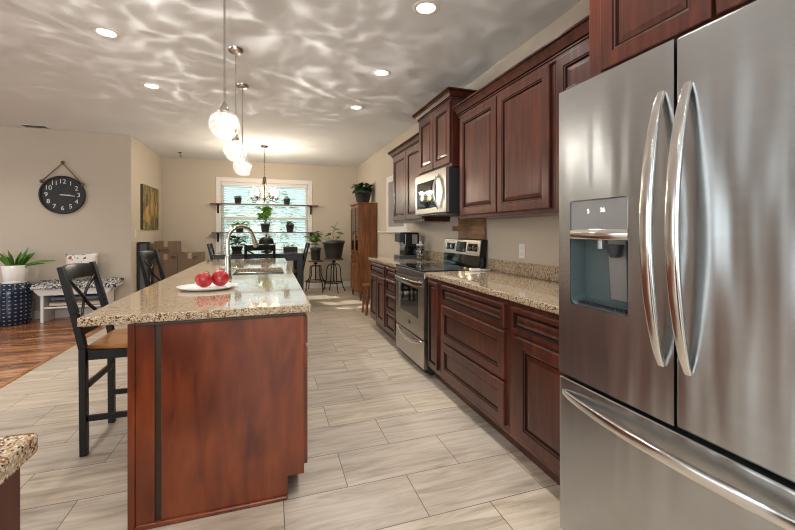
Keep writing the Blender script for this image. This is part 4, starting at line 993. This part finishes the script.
nail = (kx, ky - .02, 2.262); kl, krr = (kx - .245, ky - .03, 1.985), (kx + .245, ky - .03, 1.955)
MB().tube([kl, nail, krr], .008, 8).build('rope', 'rope', t)
for nm, p in (('rope_knot', kl), ('rope_knot', krr), ('nail_knot', (nail[0], nail[1], nail[2] + .008))): MB().ball(p, .022, 10, 8, sz=1.3).build(nm, 'rope', t)
# ---------------------------------------------------------------- bench and items
t = thing('bench', 'white wooden bench with a lower shelf against the living room wall', 'bench', (-2.55, 6.65, 0))
bx0, bx1, by0, by1 = -3.10, -2.13, 6.54, 6.875
B(bx0, bx1, by0, by1, .465, .492).build('seat', 'bench', t, bev=.003)
m = MB()
for y in (by0 + .012, by1 - .03): m.add([(x, yy, z) for yy in (y, y + .02) for x, z in ((bx0 + .02, .465), (bx1 - .02, .465), (bx1 - .09, .38), (bx0 + .09, .38))], [(0, 1, 2, 3), (7, 6, 5, 4), (0, 4, 5, 1), (1, 5, 6, 2), (2, 6, 7, 3), (3, 7, 4, 0)])
m.build('apron', 'bench', t)
for x in (bx0 + .10, bx1 - .135):
    B(x, x + .035, by0 + .0325, by1 - .0305, 0, .4645).build('leg', 'bench', t, bev=.003)
B(bx0 + .1355, bx1 - .1355, by0 + .04, by1 - .04, .19, .212).build('shelf', 'bench', t, bev=.002)
def soft(name, x0, x1, y0, y1, z0, z1, m_, label, cat, puff=.0, seed=0, sub=2):
    rnd = random.Random(seed); m = MB(); n, k = 10, 6; vs = []
    for s_ in (1, 0):
        for i in range(n + 1):
            for j in range(k + 1):
                u, v = i / n * 2 - 1, j / k * 2 - 1; b = (1 - abs(u) ** 4) * (1 - abs(v) ** 4); h = (z1 - z0) / 2
                z = (z0 + z1) / 2 + (1 if s_ else -1) * h * (1 - puff + puff * b) + rnd.uniform(-.06, .06) * h
                vs.append((x0 + (x1 - x0) * (u + 1) / 2, y0 + (y1 - y0) * (v + 1) / 2, max(z, z0)))
    W_ = k + 1; T = (n + 1) * W_; fs = []
    for i in range(n):
        for j in range(k): a = i * W_ + j; fs += [(a, a + W_, a + W_ + 1, a + 1), (T + a, T + a + 1, T + a + W_ + 1, T + a + W_)]
    edge = list(range(W_)) + [i * W_ + k for i in range(1, n + 1)] + [n * W_ + j for j in range(k - 1, -1, -1)] + [i * W_ for i in range(n - 1, 0, -1)]
    for a, b in zip(edge, edge[1:] + edge[:1]): fs.append((a, T + a, T + b, b))
    m.add(vs, fs, 0, True); return m
o = soft('x', bx0 + .185, bx1 - .185, by0 + .06, by1 - .06, .213, .285, 0, '', '', .35, 1).build('folded_blanket', 'towel_t'); tag(o, 'beige folded blanket on the lower shelf of the white bench', 'blanket')
o = soft('x', bx0 + .20, bx1 - .20, by0 + .07, by1 - .07, .287, .355, 0, '', '', .35, 2).build('folded_blanket', 'towel_b'); tag(o, 'blue grey folded blanket lying on the beige one under the bench', 'blanket')
# damask throw draped over the bench
m = MB(); rnd = random.Random(5); vs = []; n = 24
for i in range(n + 1):
    x = bx0 + .01 + (bx1 - bx0 + .02) * i / n
    for y, z in ((by0 - .008, .455 + .02 * rnd.random()), (by0 - .006, .497), (by0 + .02, .507 + .012 * rnd.random()), (by0 + .12, .511 + .025 * rnd.random()), (by0 + .2, .525 + .02 * rnd.random()), (by1 - .08, .54 + .03 * rnd.random()), (by1 - .02, .525)): vs.append((x, y, z))
fs = [(i * 7 + j, i * 7 + 7 + j, i * 7 + 8 + j, i * 7 + 1 + j) for i in range(n) for j in range(6)]
m.add(vs, fs, 0, True); o = m.build('throw_blanket', 'damask', solid=-.012); tag(o, 'black and white patterned throw lying along the bench top', 'throw')
# pillow standing on the bench
m = MB(); n = 12; vs = []
for s_ in (1, -1):
    for i in range(n + 1):
        for j in range(n + 1):
            u, v = i / n * 2 - 1, j / n * 2 - 1; th = .055 * ((1 - u ** 4) * (1 - v ** 4)) ** .6
            pin = 1 - .06 * (abs(u) ** 2) * (1 - abs(v)) - .0
            vs.append((-2.60 + u * .20 * (1 - .05 * (1 - v * v)), 6.755 + .03 * v + s_ * th, .765 + .185 * v * (1 - .12 * (1 - u * u)) + .012 * u))
W_ = n + 1; T = W_ * W_; fs = []
for i in range(n):
    for j in range(n): a = i * W_ + j; fs += [(a, a + 1, a + W_ + 1, a + W_), (T + a, T + a + W_, T + a + W_ + 1, T + a + 1)]
m.add(vs, fs, 0, True); o = m.build('throw_pillow', 'floral', weld=True); tag(o, 'white pillow with a floral print standing on the bench', 'pillow')
# garden stool + white pot plant
gx, gy = -3.36, 6.66
prof = [(.185, 0), (.203, .02), (.215, .12), (.22, .28), (.215, .44), (.203, .54), (.188, .555), (.001, .56)]
t = thing('garden_stool', 'navy blue ceramic garden stool with pale oblong dots', 'stool', (gx, gy, 0))
m = MB().lathe(prof, (gx, gy, 0), 48); o = m.build('stool_body', 'navy', t)
uvl = o.data.uv_layers.new(name='UVMap')
for p in o.data.polygons:
    for li in p.loop_indices:
        v = o.data.vertices[o.data.loops[li].vertex_index].co; a = atan2(v.y, -v.x); uvl.data[li].uv = ((a + pi) * .237, v.z)
t = thing('potted_plant', 'strappy green plant in a white pot on the navy garden stool', 'plant', (gx + .03, gy - .02, .5605))
qx, qy, qz = gx + .05, gy - .03, .561
m = MB(); m.lathe([(.105, 0), (.112, .03), (.135, .225), (.125, .225), (.115, .19), (.001, .19)], (qx, qy, qz + .018), 28); m.build('pot', 'pot_white', t)
MB().lathe([(.12, 0), (.13, .018), (.11, .0175), (.001, .0175)], (qx, qy, qz), 28).build('saucer', 'pot_white', t)
m = MB(); rnd = random.Random(8)
for k in range(26):
    a = rnd.uniform(0, 2 * pi); sp = rnd.uniform(.1, .9); m.leaf((qx + .05 * cos(a), qy + .04 * sin(a), qz + .20), (cos(a) * sp, sin(a) * sp * .6, 1.1), rnd.uniform(.18, .31), .055, .5, seg=6, side=rnd.uniform(.5, 1.5))
m.leaf((qx + .05, qy, qz + .2), (1, -.1, .55), .46, .055, .55, seg=8, side=.8); m.leaf((qx + .05, qy - .02, qz + .2), (1, .1, .5), .30, .05, .5, seg=7, side=.7)
m.build('leaves', 'leaf', t)
# ---------------------------------------------------------------- left wall: painting, switch, case, boxes
t = thing('painting', 'unframed canvas of golden flowers on the left wall', 'painting', (XL, 7.85, 1.3))
B(XL + .0005, XL + .036, 7.36, 8.30, 1.295, 2.05).build('stretcher', 'canvas_edge', t)
B(XL + .0362, XL + .0375, 7.36, 8.30, 1.295, 2.05).build('canvas', 'painting', t)
m = MB(); px0 = XL + .0378
def petal(y, z, ang, L, w): 
    d = Vector((0, sin(R(ang)), cos(R(ang)))); q = Vector((0, d.z, -d.y)); p = Vector((px0, y, z)); n = 8; vs = []
    for i in range(n + 1): k = i / n; ww = w * sin(pi * (k * .92 + .04)) / 2; c = p + d * L * k; vs += [c - q * ww, c + q * ww + Vector((.0012, 0, 0))]
    return vs, [(2 * i, 2 * i + 1, 2 * i + 3, 2 * i + 2) for i in range(n)]
for y, z, a, L, w, k in ((7.86, 1.50, 2, .46, .12, 0), (7.93, 1.50, 8, .42, .09, 1), (7.78, 1.52, -6, .36, .07, 1), (7.50, 1.52, 40, .24, .13, 2), (7.62, 1.60, 160, .25, .14, 2), (7.45, 1.50, 100, .26, .12, 0), (8.08, 1.56, 20, .26, .10, 2), (8.05, 1.54, 70, .2, .1, 1), (7.7, 1.45, 140, .16, .06, 1)): m.add(*petal(y, z, a, L, w), mi=k); px0 += .0006
m.build('painted_flowers', [mat('petal_gold', (.42, .25, .07), .6), mat('petal_olive', (.24, .20, .07), .6), mat('petal_orange', (.52, .24, .07), .6)], t)
t = thing('light_switch', 'white light switch on the left wall below the painting', 'switch', (XL, 7.1, 1.17))
B(XL + .0005, XL + .007, 7.065, 7.14, 1.17, 1.29).build('cover_plate', 'plug', t, bev=.002)
B(XL + .0072, XL + .011, 7.085, 7.12, 1.20, 1.26).build('rocker', 'white', t, bev=.001)
t = thing('folding_case', 'tall dark grey case with a black frame leaning by the left wall', 'case', (-1.93, 7.22, 0))
m = MB(); m.box(-2.015, -1.985, 7.16, 7.24, 0, 1.095).box(-1.885, -1.855, 7.16, 7.24, 0, 1.095).box(-1.985, -1.885, 7.16, 7.24, 1.065, 1.095).box(-1.985, -1.885, 7.16, 7.24, 0, .03); m.build('frame', 'black_matte', t, bev=.003)
B(-1.985, -1.885, 7.175, 7.225, .03, 1.065).build('panel', mat('grey_mesh', (.12, .125, .13), .6), t)
def box_(name, label, x0, x1, y0, y1, z0, z1, scrib):
    t = thing('cardboard_box', label, 'box', ((x0 + x1) / 2, (y0 + y1) / 2, z0))
    B(x0, x1, y0, y1, z0, z1).build('carton', 'card', t, bev=.004)
    xm = (x0 + x1) / 2
    m = MB(); m.box(xm - .03, xm + .03, y0 - .0008, y1 + .0008, z1 - .1, z1 + .0008); m.build('tape', 'tape', t)
    m = MB(); yy = y0 - .0015
    for k, (sx, sz) in enumerate(scrib):
        cx_, cz_ = x0 + (x1 - x0) * sx, z0 + (z1 - z0) * sz
        pts = [(cx_ + .028 * cos(q * .9 + k) - .006 * q * .3, yy, cz_ + .024 * sin(q * .9 + k)) for q in range(8)]
        m.tube(pts, .004, 5)
    m.build('marker_writing', 'ink', t)
box_('b', 'tall cardboard carton against the left wall with a smaller box on top', -1.945, -1.575, 7.78, 8.20, 0, .862, [(.12, .80), (.24, .80), (.36, .80), (.8, .93), (.9, .93)])
box_('b', 'cardboard carton standing between the box stack and the back wall', -1.57, -1.19, 7.80, 8.25, 0, .872, [(.75, .9)])
box_('b', 'smaller cardboard box on top of the carton by the left wall', -1.94, -1.585, 7.80, 8.15, .8645, 1.088, [(.2, .25), (.4, .25), (.6, .25)])
